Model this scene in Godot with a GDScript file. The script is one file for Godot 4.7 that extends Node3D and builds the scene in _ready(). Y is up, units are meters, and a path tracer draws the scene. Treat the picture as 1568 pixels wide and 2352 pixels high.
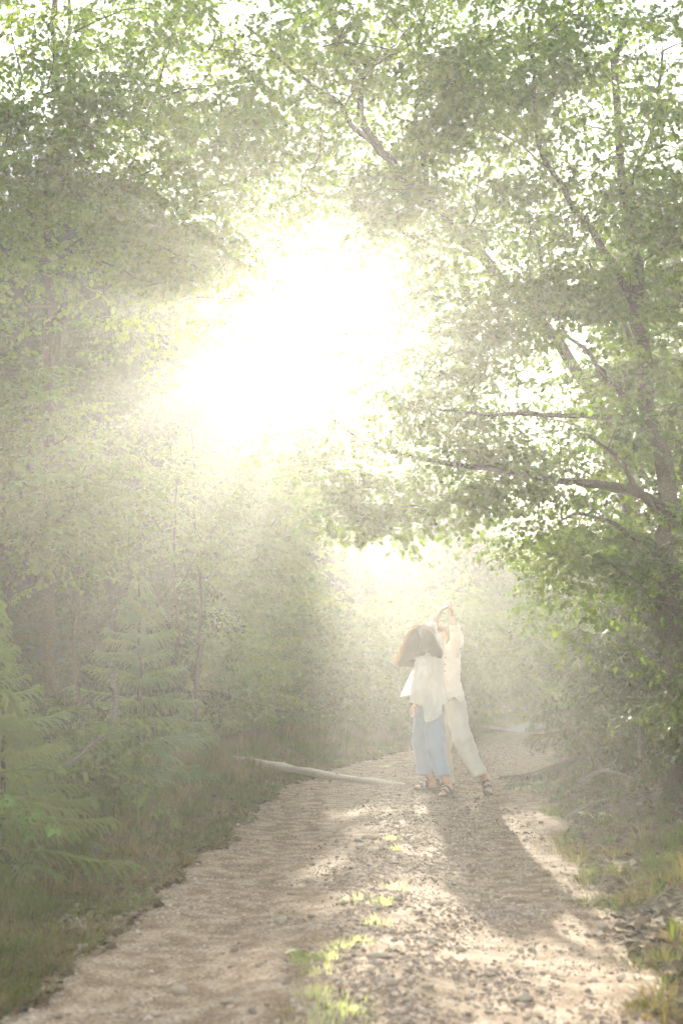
extends Node3D
# A couple dancing on a sunlit gravel track through a wood, seen against a low sun in hazy air.

const EYE := Vector3(0, 1.5, 0)
const PITCH := 5.69          # the camera looks up by this many degrees
const F := 3267.0            # focal length in the units of at(): a picture 1568 wide and 2352 high

var rng := RandomNumberGenerator.new()
var bumps := FastNoiseLite.new()
var folds := FastNoiseLite.new()
var to_sun := Vector3.UP
var used := {}
var M := {}
var twigs := {}

# ------------------------------------------------------------------ helpers
func rf(a: float, b: float) -> float:
	return rng.randf_range(a, b)

# the point seen at picture position (px, py), d metres into the scene
func at(px: float, py: float, d: float) -> Vector3:
	var c := cos(deg_to_rad(PITCH))
	var s := sin(deg_to_rad(PITCH))
	var x := (px - 784.0) / F
	var y := (1176.0 - py) / F
	var v := Vector3(x, y * c + s, -(c - y * s))
	return EYE + v * (d / -v.z)

func numbered(called: String) -> String:
	var n: int = used.get(called, -1) + 1
	used[called] = n
	return called if n == 0 else "%s_%03d" % [called, n]

func tag(o: Node3D, label: String, category: String, group := "", kind := "") -> Node3D:
	if label: o.set_meta("label", label)
	if category: o.set_meta("category", category)
	if group: o.set_meta("group", group)
	if kind: o.set_meta("kind", kind)
	return o

func thing(called: String, label: String, category: String, where: Vector3, group := "") -> Node3D:
	var o := Node3D.new()
	o.name = numbered(called)
	add_child(o)
	o.position = where
	return tag(o, label, category, group)

func obj(called: String, mesh: Mesh, mat: Material, parent: Node3D = null) -> MeshInstance3D:
	var o := MeshInstance3D.new()
	o.mesh = mesh
	o.material_override = mat
	if parent:
		o.name = called
		parent.add_child(o, true)
	else:
		o.name = numbered(called)
		add_child(o)
	return o

func scatter(called: String, mesh: Mesh, mat: Material, where: Array, tints: Array, parent: Node3D = null) -> MultiMeshInstance3D:
	var mm := MultiMesh.new()
	mm.transform_format = MultiMesh.TRANSFORM_3D
	mm.use_colors = true
	mm.mesh = mesh
	mm.instance_count = where.size()
	for i in where.size():
		mm.set_instance_transform(i, where[i])
		mm.set_instance_color(i, tints[i])
	var o := MultiMeshInstance3D.new()
	o.multimesh = mm
	o.material_override = mat
	o.set_meta("kind", "stuff")
	if parent:
		o.name = called
		parent.add_child(o, true)
	else:
		o.name = numbered(called)
		add_child(o)
	return o

# a triangle soup with shared corners that becomes a smooth mesh
class Soup:
	var v := PackedVector3Array()
	var n := PackedVector3Array()
	var uv := PackedVector2Array()
	var idx := PackedInt32Array()
	var col := PackedColorArray()
	func add(p: Vector3) -> int:
		v.append(p)
		return v.size() - 1
	func tri(a: int, b: int, c: int) -> void:
		idx.append(a); idx.append(b); idx.append(c)
	func quad(a: int, b: int, c: int, d: int) -> void:
		tri(a, b, c); tri(a, c, d)
	func face(a: Vector3, b: Vector3, c: Vector3) -> void:
		var k := v.size()
		v.append(a); v.append(b); v.append(c)
		tri(k, k + 1, k + 2)
	func join(o: Soup) -> void:
		var k := v.size()
		v.append_array(o.v)
		for i in o.idx: idx.append(i + k)
	func move(by: Vector3) -> Soup:
		for i in v.size(): v[i] += by
		return self
	func mesh(smooth := true) -> ArrayMesh:
		var a := []
		a.resize(Mesh.ARRAY_MAX)
		n.resize(v.size())
		n.fill(Vector3.ZERO)
		for i in range(0, idx.size(), 3):
			var x := v[idx[i]]
			var m := (v[idx[i + 2]] - x).cross(v[idx[i + 1]] - x)
			n[idx[i]] += m; n[idx[i + 1]] += m; n[idx[i + 2]] += m
		for i in n.size(): n[i] = n[i].normalized() if n[i].length_squared() > 1e-20 else Vector3.UP
		a[Mesh.ARRAY_VERTEX] = v
		a[Mesh.ARRAY_NORMAL] = n
		a[Mesh.ARRAY_INDEX] = idx
		if uv.size() == v.size(): a[Mesh.ARRAY_TEX_UV] = uv
		if col.size() == v.size(): a[Mesh.ARRAY_COLOR] = col
		var m := ArrayMesh.new()
		m.add_surface_from_arrays(Mesh.PRIMITIVE_TRIANGLES, a)
		return m

# a tapered tube along points; r gives one radius per point
func tube(s: Soup, p: PackedVector3Array, r: PackedFloat32Array, sides := 6, rough := 0.0) -> void:
	var first := s.v.size()
	var side := Vector3.RIGHT
	for i in p.size():
		var t := (p[mini(i + 1, p.size() - 1)] - p[maxi(i - 1, 0)]).normalized()
		side = (side - t * side.dot(t))
		if side.length() < 0.05: side = t.cross(Vector3(0.3, 0.2, 0.9))
		side = side.normalized()
		var up := t.cross(side)
		for k in sides:
			var a := TAU * k / sides
			var w := r[i] * (1.0 + rough * bumps.get_noise_3d(p[i].x * 90 + k * 37, p[i].y * 90, p[i].z * 90))
			s.v.append(p[i] + (side * cos(a) + up * sin(a)) * w)
	for i in p.size() - 1:
		for k in sides:
			var a := first + i * sides + k
			var b := first + i * sides + (k + 1) % sides
			s.quad(b, a, a + sides, b + sides)
	var tip := s.add(p[p.size() - 1] + (p[p.size() - 1] - p[p.size() - 2]).normalized() * r[r.size() - 1] * 0.5)
	var base := first + (p.size() - 1) * sides
	for k in sides: s.tri(base + (k + 1) % sides, base + k, tip)
	var foot := s.add(p[0])
	for k in sides: s.tri(first + k, first + (k + 1) % sides, foot)

# points rounded through a few given ones
func curve(pts: Array, n: int) -> PackedVector3Array:
	var out := PackedVector3Array()
	var m := pts.size()
	for i in n + 1:
		var t := float(i) / n * (m - 1)
		var k := mini(int(t), m - 2)
		var u := t - k
		out.append((pts[k] as Vector3).cubic_interpolate(pts[k + 1], pts[maxi(k - 1, 0)], pts[mini(k + 2, m - 1)], u))
	return out

func taper(a: float, b: float, n: int, power := 1.0) -> PackedFloat32Array:
	var out := PackedFloat32Array()
	for i in n: out.append(lerpf(a, b, pow(float(i) / (n - 1), power)))
	return out

func wander(p: PackedVector3Array, by: float) -> PackedVector3Array:
	for i in range(1, p.size()):
		var q := p[i] * 1.7
		p[i] += Vector3(bumps.get_noise_3d(q.x * 40, q.y * 40, q.z * 40), 0.5 * bumps.get_noise_3d(q.x * 40 + 500, q.y * 40, q.z * 40), bumps.get_noise_3d(q.x * 40, q.y * 40 + 900, q.z * 40)) * by
	return p

# ------------------------------------------------------------------ the lie of the land
const EDGE := [[-12.0, -1.8, 1.6], [3.0, -1.62, 1.35], [6.0, -1.55, 1.40], [8.0, -1.38, 1.57], [10.0, -1.22, 1.75], [13.0, -1.0, 2.0], [16.0, -0.85, 2.35], [19.0, -0.2, 2.8], [22.0, 0.8, 3.4], [26.0, 2.2, 4.8], [30.0, 4.0, 7.0], [36.0, 7.0, 10.5], [44.0, 12.0, 16.0]]

func edges(d: float) -> Vector2:
	var k := 0
	while k < EDGE.size() - 2 and d > EDGE[k + 1][0]: k += 1
	var t := clampf((d - EDGE[k][0]) / (EDGE[k + 1][0] - EDGE[k][0]), 0, 1)
	var w := bumps.get_noise_2d(d * 55, 7) * 0.16
	return Vector2(lerpf(EDGE[k][1], EDGE[k + 1][1], t) + w, lerpf(EDGE[k][2], EDGE[k + 1][2], t) + bumps.get_noise_2d(d * 55, 90) * 0.16)

func height(x: float, d: float) -> float:
	var e := edges(d)
	var h := 0.03 * bumps.get_noise_2d(x * 18, d * 18) + 0.006 * bumps.get_noise_2d(x * 90, d * 90)
	if x < e.x:
		h += 0.22 * smoothstep(0.0, 1.4, e.x - x) + 0.25 * smoothstep(1.0, 9.0, e.x - x) + 0.06 * bumps.get_noise_2d(x * 60, d * 60) * smoothstep(0.0, 0.5, e.x - x)
	elif x > e.y:
		h += 0.42 * smoothstep(0.1, 1.5, x - e.y) + 0.35 * smoothstep(1.0, 8.0, x - e.y) + 0.10 * bumps.get_noise_2d(x * 60, d * 60) * smoothstep(0.0, 0.5, x - e.y)
	else:
		var t := (x - e.x) / (e.y - e.x)
		h += 0.035 * exp(-pow((t - 0.5) / 0.14, 2)) - 0.02 * exp(-pow((t - 0.25) / 0.12, 2)) - 0.02 * exp(-pow((t - 0.76) / 0.12, 2))
	return h

func on_ground(x: float, d: float, lift := 0.0) -> Vector3:
	return Vector3(x, height(x, d) + lift, -d)

# the light that reaches the track comes through a break in the trees: how open the wood is at a point, 0 closed to 1 open
func opening(p: Vector3) -> float:
	var s := p.y / to_sun.y
	var x := p.x - to_sun.x * s
	var d := -p.z + to_sun.z * s
	var pool := smoothstep(-0.55, 0.25, x) * smoothstep(2.5, 1.8, x) * smoothstep(4.3, 5.3, d) * smoothstep(17.2, 16.4, d)
	var away := rad_to_deg((p - EYE).angle_to(to_sun))
	return maxf(pool, smoothstep(7.5, 2.0, away + 2.2 * bumps.get_noise_3d(p.x * 60, p.y * 60, p.z * 60)))

# ------------------------------------------------------------------ plants
# one leaf: stalk end at p, pointing along dir, its face towards up
func leaf(s: Soup, p: Vector3, dir: Vector3, up: Vector3, l: float, w: float) -> void:
	var side := dir.cross(up).normalized()
	var n := side.cross(dir).normalized()
	var fold := n * w * 0.12
	var a := s.add(p)
	var b := s.add(p + dir * l * 0.30 + side * w * 0.46 + fold)
	var c := s.add(p + dir * l * 0.72 + side * w * 0.38 + fold - n * l * 0.05)
	var t := s.add(p + dir * l - n * l * 0.14)
	var e := s.add(p + dir * l * 0.72 - side * w * 0.38 + fold - n * l * 0.05)
	var f := s.add(p + dir * l * 0.30 - side * w * 0.46 + fold)
	var m := s.add(p + dir * l * 0.5 - n * l * 0.02)
	s.tri(a, b, m); s.tri(b, c, m); s.tri(c, t, m); s.tri(m, t, e); s.tri(m, e, f); s.tri(a, m, f)

# a spray of leaves about a metre long when size is 1, along +X
func make_spray(n: int, l: float, w: float, spread: float, droop: float) -> ArrayMesh:
	var s := Soup.new()
	var stems := []
	stems.append(curve([Vector3.ZERO, Vector3(0.3, 0.03, 0.0), Vector3(0.62, -0.06 * droop, 0.03)], 5))
	for k in 4:
		var b: Vector3 = stems[0][1 + k]
		var sg := 1.0 if k % 2 == 0 else -1.0
		stems.append(curve([b, b + Vector3(0.14, 0.02, sg * 0.12 * spread), b + Vector3(0.26, -0.05 * droop + rf(-0.05, 0.05), sg * 0.26 * spread)], 3))
	for p in stems: tube(s, p, taper(0.006, 0.002, p.size()), 3)
	for i in n:
		var p: PackedVector3Array = stems[i % stems.size()]
		var t := rf(0.15, 1.0) * (p.size() - 1)
		var k := mini(int(t), p.size() - 2)
		var q := p[k].lerp(p[k + 1], t - k)
		var along := (p[k + 1] - p[k]).normalized()
		var sg := 1.0 if rng.randf() < 0.5 else -1.0
		var dir := (along * rf(0.2, 1.0) + Vector3(0, rf(-0.6, 0.35) - 0.25 * droop, sg * rf(0.3, 1.0))).normalized()
		var up := (Vector3.UP + Vector3(rf(-1, 1), rf(-0.3, 0.3), rf(-1, 1)) * 0.75).normalized()
		if absf(dir.dot(up)) > 0.93: up = Vector3(0.3, 0.5, 0.8).normalized()
		var k2 := rf(0.7, 1.2)
		leaf(s, q + dir * l * 0.25, dir, up, l * k2, w * k2)
	return s.mesh()

# a spruce branch: a stem along +X with side shoots, all set with needles
func make_frond(shoots: int, needle: float) -> ArrayMesh:
	var s := Soup.new()
	var main := curve([Vector3.ZERO, Vector3(0.35, 0.05, 0), Vector3(0.75, 0.03, 0), Vector3(1.0, 0.06, 0)], 8)
	tube(s, main, taper(0.011, 0.003, main.size()), 4)
	var lines := [main]
	for k in shoots:
		var t := 0.14 + 0.82 * k / shoots
		var q := main[int(t * 8)].lerp(main[mini(int(t * 8) + 1, 8)], t * 8 - int(t * 8))
		var sg := 1.0 if k % 2 == 0 else -1.0
		var l := (0.34 - 0.27 * absf(t - 0.3)) * rf(0.7, 1.25)
		var p := curve([q, q + Vector3(l * 0.5, -l * 0.10, sg * l * 0.5), q + Vector3(l * 0.86, -l * rf(0.30, 0.75), sg * l * rf(0.6, 0.85))], 3)
		tube(s, p, taper(0.004, 0.002, p.size()), 3)
		lines.append(p)
	for line in lines:
		var p: PackedVector3Array = line
		var length: float = p[0].distance_to(p[p.size() - 1])
		var count := int(length / 0.0030)
		for i in count:
			var t := float(i) / count * (p.size() - 1)
			var k := mini(int(t), p.size() - 2)
			var q: Vector3 = p[k].lerp(p[k + 1], t - k)
			var along: Vector3 = (p[k + 1] - p[k]).normalized()
			var a := rf(0, TAU)
			var side := along.cross(Vector3.UP).normalized()
			var out := side * cos(a) + side.cross(along) * sin(a)
			if out.y < -0.5: out.y *= 0.4
			var tip := q + (out + along * 0.9).normalized() * needle * rf(0.8, 1.2)
			var b := along.cross(out).normalized() * 0.0034
			s.face(q - b, q + b, tip)
	return s.mesh()

func leaf_tint(c: Color, spread := 0.22) -> Color:
	var k := rf(1.0 - spread, 1.0 + spread)
	var y := rf(-0.12, 0.2)
	return Color(c.r * k * (1 + y), c.g * k, c.b * k * (1 - y))

func turned(p: Vector3, yaw: float, tilt: float, size: float) -> Transform3D:
	var b := Basis(Vector3.UP, yaw) * Basis(Vector3(1, 0, 0), rf(-0.5, 0.5)) * Basis(Vector3(0, 0, 1), tilt)
	return Transform3D(b.scaled(Vector3.ONE * size), p)

# a broad-leaved tree: trunk and limbs as given (arrays of [points, thick, thin]), a crown in blobs of [centre, half extents, number of sprays]
func tree(called: String, label: String, category: String, group: String, bark: Material, trunk: Array, limbs: Array, blobs: Array, kind: String, size: float, tint: Color, gap := 0.0, open_share := 0.93) -> Node3D:
	var base: Vector3 = trunk[0][0]
	var o := thing(called, label, category, base, group)
	var net := PackedVector3Array()
	var stems := [trunk] + limbs
	for j in stems.size():
		var st: Array = stems[j]
		var n := 6 + 3 * (st[0] as Array).size()
		var p := wander(curve(st[0], n), 0.10 if j else 0.14)
		var s := Soup.new()
		tube(s, p, taper(st[1], st[2], p.size(), 0.85), 8 if st[1] > 0.05 else 6, 0.25)
		obj("trunk" if j == 0 else "limb", s.move(-base).mesh(), bark, o)
		for q in p: net.append(q)
	var twiggy := Soup.new()
	var where := []
	var tints := []
	for b in blobs:
		var c: Vector3 = b[0]
		var h: Vector3 = b[1]
		var n: int = b[2]
		var knots := []
		var groups := maxi(4, n / 11)
		for i in groups:
			var q := Vector3(rf(-1, 1), rf(-1, 1), rf(-1, 1))
			if q.length() > 1.0: q = q.normalized() * rf(0.75, 1.0)
			knots.append(c + q * h)
		for q in knots:
			if opening(q) > 0.5 and rng.randf() < open_share: continue
			var best := 0
			var least := 1e9
			for k in net.size():
				var e := net[k].distance_squared_to(q) + maxf(0.0, net[k].y - q.y) * 2.0
				if e < least:
					least = e
					best = k
			var from := net[best]
			if from.distance_to(q) > 0.2 and from.distance_to(q) < 7.0:
				var p := wander(curve([from, from.lerp(q, 0.55) + Vector3(0, 0.08 * from.distance_to(q), 0), q], 6), 0.12)
				var r := 0.004 + 0.0045 * from.distance_to(q)
				tube(twiggy, p, taper(r, 0.003, p.size()), 4)
				for k in range(3, p.size()): net.append(p[k])
		for i in n:
			var q: Vector3 = knots[rng.randi() % knots.size()]
			var p := q + Vector3(rng.randfn(0, 0.30), rng.randfn(0, 0.22), rng.randfn(0, 0.30)) * minf(1.25, h.length() * 0.75)
			if gap > 0 and bumps.get_noise_3d(p.x * 45 + 31, p.y * 45, p.z * 45) < gap - 0.5: continue
			var op := opening(p)
			if op > 0.02 and rng.randf() < op * open_share: continue
			if p.y < height(p.x, -p.z) + 0.05: continue
			if p.y < 2.62 and absf(p.x - 0.95) < 0.75 and p.z < -10.5 and p.z > -16.5: continue
			where.append(turned(p - base, rf(0, TAU), rf(-0.7, 0.35), size * rf(0.75, 1.25)))
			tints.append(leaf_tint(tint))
	if twiggy.v.size(): tag(obj("branches", twiggy.move(-base).mesh(), bark, o), "", "", "", "stuff")
	# three shapes of spray share the crown
	for k in 3:
		var w := []
		var t := []
		for i in range(k, where.size(), 3):
			w.append(where[i])
			t.append(tints[i])
		if w.size(): scatter("crown", twigs[kind][k], M.leaf, w, t, o)
	return o

# a spruce: whorls of fronds round an upright stem
func spruce(called: String, label: String, base: Vector3, tall: float, reach: float, whorls: int, tint: Color, bare := 0.06) -> Node3D:
	var o := thing(called, label, "spruce", base, "")
	var s := Soup.new()
	var p := wander(curve([Vector3.ZERO, Vector3(0.02, tall * 0.5, 0.01), Vector3(0, tall, 0)], 12), 0.02)
	tube(s, p, taper(0.018 + tall * 0.009, 0.006, p.size()), 7, 0.2)
	obj("trunk", s.mesh(), M.bark, o)
	var where := []
	var tints := []
	for k in whorls:
		var t := pow(float(k) / (whorls - 1), 0.9)
		var y := tall * lerpf(bare, 0.97, t)
		var l := reach * (1.02 - 0.93 * t) * rf(0.85, 1.1)
		var n := 8 if t < 0.8 else 5
		var turn := rf(0, TAU)
		for i in n:
			var yaw := turn + TAU * i / n + rf(-0.3, 0.3)
			var q := base + Vector3(cos(yaw), 0, -sin(yaw)) * l * 0.6 + Vector3(0, y, 0)
			if opening(q) > 0.5 and q.y < 2.2: continue
			where.append(Transform3D((Basis(Vector3.UP, yaw) * Basis(Vector3(0, 0, 1), lerpf(-0.22, 0.55, t) + rf(-0.2, 0.2))).scaled_local(Vector3(l, maxf(l, 0.7), maxf(l, 0.5)) * rf(0.75, 1.15)), Vector3(0, y + rf(-0.06, 0.06) * tall * 0.4, 0)))
			tints.append(leaf_tint(tint, 0.15))
	for k in 2:
		var w := []
		var t := []
		for i in range(k, where.size(), 2):
			w.append(where[i])
			t.append(tints[i])
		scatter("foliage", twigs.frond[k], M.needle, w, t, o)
	return o

func shrub(called: String, label: String, group: String, base: Vector3, half: Vector3, n: int, kind: String, size: float, tint: Color, category := "shrub", open_share := 0.9) -> Node3D:
	var limbs := []
	for i in 4:
		var a := rf(0, TAU)
		limbs.append([[base, base + Vector3(cos(a) * half.x * 0.3, half.y * 0.9, sin(a) * half.z * 0.3), base + Vector3(cos(a) * half.x * 0.6, half.y * rf(1.4, 1.9), sin(a) * half.z * 0.6)], 0.018, 0.006])
	var trunk := [[base, base + Vector3(rf(-0.1, 0.1), half.y * 0.9, rf(-0.1, 0.1)), base + Vector3(rf(-0.2, 0.2), half.y * 1.8, rf(-0.2, 0.2))], 0.022, 0.006]
	return tree(called, label, category, group, M.bark, trunk, limbs, [[base + Vector3(0, half.y, 0), half, n]], kind, size, tint, 0.0, open_share)

func blade(s: Soup, p: Vector3, dir: Vector3, h: float, w: float) -> void:
	var side := Vector3(-dir.z, 0, dir.x).normalized() * w * 0.5
	var mid := p + Vector3(0, h * 0.6, 0) + dir * h * 0.22
	var a := s.add(p - side)
	var b := s.add(p + side)
	var c := s.add(mid + side * 0.8)
	var d := s.add(mid - side * 0.8)
	var t := s.add(p + Vector3(0, h * 0.9, 0) + dir * h * 0.62)
	s.quad(a, b, c, d)
	s.tri(d, c, t)

func make_tuft(n: int, spread: float, h: float, w: float) -> ArrayMesh:
	var s := Soup.new()
	for i in n:
		var a := rf(0, TAU)
		var r := sqrt(rng.randf()) * spread
		var d := Vector3(cos(a), 0, sin(a)) * rf(0.2, 1.0)
		blade(s, Vector3(cos(a) * r, -0.01, sin(a) * r), d, h * rf(0.5, 1.15), w)
	return s.mesh()

func make_stone(seed_: int, flat: float) -> ArrayMesh:
	var s := Soup.new()
	var rings := 5
	var sides := 8
	var nz := FastNoiseLite.new()
	nz.seed = seed_
	nz.frequency = 0.9
	s.add(Vector3(0, 0.5 * flat, 0))
	for i in range(1, rings):
		for k in sides:
			var a := PI * i / rings
			var b := TAU * k / sides
			var q := Vector3(sin(a) * cos(b), cos(a), sin(a) * sin(b))
			q *= 0.5 * (1.0 + 0.75 * nz.get_noise_3dv(q))
			s.add(Vector3(q.x, q.y * flat, q.z * 0.8))
	var last := s.add(Vector3(0, -0.5 * flat, 0))
	for k in sides:
		s.tri(0, 1 + k, 1 + (k + 1) % sides)
		for i in rings - 2:
			var a := 1 + i * sides + k
			var b := 1 + i * sides + (k + 1) % sides
			s.quad(b, a, a + sides, b + sides)
		s.tri(last, last - sides + (k + 1) % sides, last - sides + k)
	return s.mesh()

# ------------------------------------------------------------------ people
# a solid given by tapered capsules that melt into each other, turned into one mesh
class Field:
	var o: Vector3
	var c: float
	var nx: int
	var ny: int
	var nz: int
	var d := PackedFloat32Array()
	func _init(lo: Vector3, hi: Vector3, cell: float) -> void:
		o = lo
		c = cell
		nx = int((hi.x - lo.x) / c) + 2
		ny = int((hi.y - lo.y) / c) + 2
		nz = int((hi.z - lo.z) / c) + 2
		d.resize(nx * ny * nz)
		d.fill(1.0)
	func capsule(a: Vector3, b: Vector3, ra: float, rb: float, k := 0.02, squash := Vector3.ONE, carve := false) -> void:
		var r := maxf(ra, rb) + k + 2.5 * c
		var lo := ((Vector3(minf(a.x, b.x), minf(a.y, b.y), minf(a.z, b.z)) - Vector3(r, r, r) - o) / c)
		var hi := ((Vector3(maxf(a.x, b.x), maxf(a.y, b.y), maxf(a.z, b.z)) + Vector3(r, r, r) - o) / c)
		var ab := (b - a) * squash
		var l2 := maxf(ab.length_squared(), 1e-9)
		var ax := a * squash
		for z in range(maxi(0, int(lo.z)), mini(nz, int(hi.z) + 1)):
			for y in range(maxi(0, int(lo.y)), mini(ny, int(hi.y) + 1)):
				for x in range(maxi(0, int(lo.x)), mini(nx, int(hi.x) + 1)):
					var p := (o + Vector3(x, y, z) * c) * squash - ax
					var t := clampf(p.dot(ab) / l2, 0.0, 1.0)
					var e := (p - ab * t).length() - lerpf(ra, rb, t)
					var i := (z * ny + y) * nx + x
					var f := d[i]
					if carve:
						e = -e
						var h := maxf(k - absf(f - e), 0.0) / maxf(k, 1e-6)
						d[i] = maxf(f, e) + h * h * k * 0.25
					else:
						var h := maxf(k - absf(f - e), 0.0) / maxf(k, 1e-6)
						d[i] = minf(f, e) - h * h * k * 0.25
	func cut(point: Vector3, normal: Vector3, reach: float) -> void:
		for z in nz:
			for y in ny:
				for x in nx:
					var p := o + Vector3(x, y, z) * c - point
					if p.length_squared() < reach * reach:
						var i := (z * ny + y) * nx + x
						d[i] = maxf(d[i], p.dot(normal))
	# takes away what lies under a line given by points of rising x
	func hem(line: PackedVector3Array) -> void:
		for x in nx:
			var wx := o.x + x * c
			var k := 0
			while k < line.size() - 2 and wx > line[k + 1].x: k += 1
			var hy := lerpf(line[k].y, line[k + 1].y, clampf((wx - line[k].x) / (line[k + 1].x - line[k].x), 0, 1))
			var slope := (line[k + 1].y - line[k].y) / (line[k + 1].x - line[k].x)
			for y in ny:
				var e := (hy - (o.y + y * c)) / sqrt(1.0 + slope * slope)
				for z in nz:
					var i := (z * ny + y) * nx + x
					d[i] = maxf(d[i], e)
	func wrinkle(n: FastNoiseLite, scale: Vector3, amount: float) -> void:
		for z in nz:
			for y in ny:
				for x in nx:
					var i := (z * ny + y) * nx + x
					if absf(d[i]) < 0.05:
						var p := (o + Vector3(x, y, z) * c) * scale
						d[i] += n.get_noise_3dv(p) * amount
	func soup() -> Soup:
		var s := Soup.new()
		var at_ := PackedInt32Array()
		at_.resize(d.size())
		at_.fill(-1)
		var sx := 1
		var sy := nx
		var sz := nx * ny
		var near := 4.5 * c
		for z in nz - 1:
			for y in ny - 1:
				for x in nx - 1:
					var i := z * sz + y * sy + x
					if absf(d[i]) > near: continue
					var m := 0
					var sum := Vector3.ZERO
					var v := [d[i], d[i + 1], d[i + sy], d[i + sy + 1], d[i + sz], d[i + sz + 1], d[i + sz + sy], d[i + sz + sy + 1]]
					for e in EDGES:
						var p: float = v[e[0]]
						var q: float = v[e[1]]
						if (p < 0.0) != (q < 0.0):
							m += 1
							sum += CORNER[e[0]].lerp(CORNER[e[1]], p / (p - q))
					if m:
						at_[i] = s.v.size()
						s.v.append(o + (Vector3(x, y, z) + sum / m) * c)
		var st := [sx, sy, sz]
		for z in range(1, nz - 1):
			for y in range(1, ny - 1):
				for x in range(1, nx - 1):
					var i := z * sz + y * sy + x
					if absf(d[i]) > near: continue
					var inside := d[i] < 0.0
					for k in 3:
						var j: int = i + st[k]
						if (d[j] < 0.0) == inside: continue
						var b: int = st[(k + 1) % 3]
						var e: int = st[(k + 2) % 3]
						var q := [at_[i], at_[i - b], at_[i - b - e], at_[i - e]]
						if q.has(-1): continue
						if inside: s.quad(q[0], q[3], q[2], q[1])
						else: s.quad(q[0], q[1], q[2], q[3])
		return s
	const CORNER := [Vector3(0, 0, 0), Vector3(1, 0, 0), Vector3(0, 1, 0), Vector3(1, 1, 0), Vector3(0, 0, 1), Vector3(1, 0, 1), Vector3(0, 1, 1), Vector3(1, 1, 1)]
	const EDGES := [[0, 1], [2, 3], [4, 5], [6, 7], [0, 2], [1, 3], [4, 6], [5, 7], [0, 4], [1, 5], [2, 6], [3, 7]]

# a point of the couple, measured on an enlargement of the photograph, d metres into the scene
func pz(x: float, y: float, d: float) -> Vector3:
	return at((1350.0 + x / 2.412) / 1.63265, (2200.0 + y / 2.412) / 1.63265, d)

# chains of [x, y, depth, radius] become one solid
func solid(chains: Array, cell: float, k: float) -> Field:
	var lo := Vector3.ONE * 1e9
	var hi := -lo
	for ch in chains:
		for e in ch:
			var p := pz(e[0], e[1], e[2])
			var r: Vector3 = Vector3.ONE * (e[3] + 0.06)
			lo = lo.min(p - r)
			hi = hi.max(p + r)
	var f := Field.new(lo, hi, cell)
	for ch in chains:
		for i in ch.size() - 1:
			var a: Array = ch[i]
			var b: Array = ch[i + 1]
			f.capsule(pz(a[0], a[1], a[2]), pz(b[0], b[1], b[2]), a[3], b[3], k)
	return f

func head_solid(c: Vector3, f: Vector3, u: Vector3, man: bool) -> Soup:
	var s := f.cross(u).normalized()
	u = s.cross(f).normalized()
	var g := Field.new(c - Vector3.ONE * 0.17, c + Vector3.ONE * 0.17, 0.005)
	g.capsule(c + u * 0.028 - f * 0.032, c + u * 0.030 + f * 0.014, 0.080, 0.078, 0.03)
	g.capsule(c + f * 0.034 - u * 0.005, c + f * 0.050 - u * 0.070, 0.062, 0.044 if man else 0.038, 0.03)
	g.capsule(c + f * 0.072 - u * 0.094, c + f * 0.070 - u * 0.090, 0.020, 0.020, 0.03)
	for e in [-1.0, 1.0]:
		g.capsule(c + f * 0.092 + u * 0.004 + s * 0.032 * e, c + f * 0.094 + u * 0.004 + s * 0.030 * e, 0.014, 0.014, 0.012, Vector3.ONE, true)
		g.capsule(c + f * 0.078 + u * 0.003 + s * 0.031 * e, c + f * 0.079 + u * 0.003 + s * 0.031 * e, 0.0125, 0.0125, 0.004)
		g.capsule(c + f * 0.088 + u * 0.022 + s * 0.014 * e, c + f * 0.076 + u * 0.024 + s * 0.048 * e, 0.009, 0.007, 0.014)
		g.capsule(c - f * 0.004 + u * 0.020 + s * 0.079 * e, c - f * 0.000 - u * 0.022 + s * 0.075 * e, 0.011, 0.008, 0.006)
		g.capsule(c - f * 0.014 + u * 0.022 + s * 0.085 * e, c - f * 0.012 - u * 0.004 + s * 0.086 * e, 0.006, 0.005, 0.006)
		g.capsule(c + f * 0.105 - u * 0.034 + s * 0.011 * e, c + f * 0.100 - u * 0.033 + s * 0.012 * e, 0.008, 0.007, 0.008)
	g.capsule(c + f * 0.093 + u * 0.012, c + f * 0.117 - u * 0.028, 0.009, 0.012, 0.012)
	g.capsule(c + f * 0.092 - u * 0.058 - s * 0.016, c + f * 0.092 - u * 0.058 + s * 0.016, 0.007, 0.007, 0.006)
	g.capsule(c + f * 0.089 - u * 0.069 - s * 0.013, c + f * 0.089 - u * 0.069 + s * 0.013, 0.008, 0.008, 0.006)
	g.capsule(c - f * 0.020 - u * 0.06, c - f * 0.035 - u * 0.15, 0.054, 0.054, 0.03)
	return g.soup()

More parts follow.
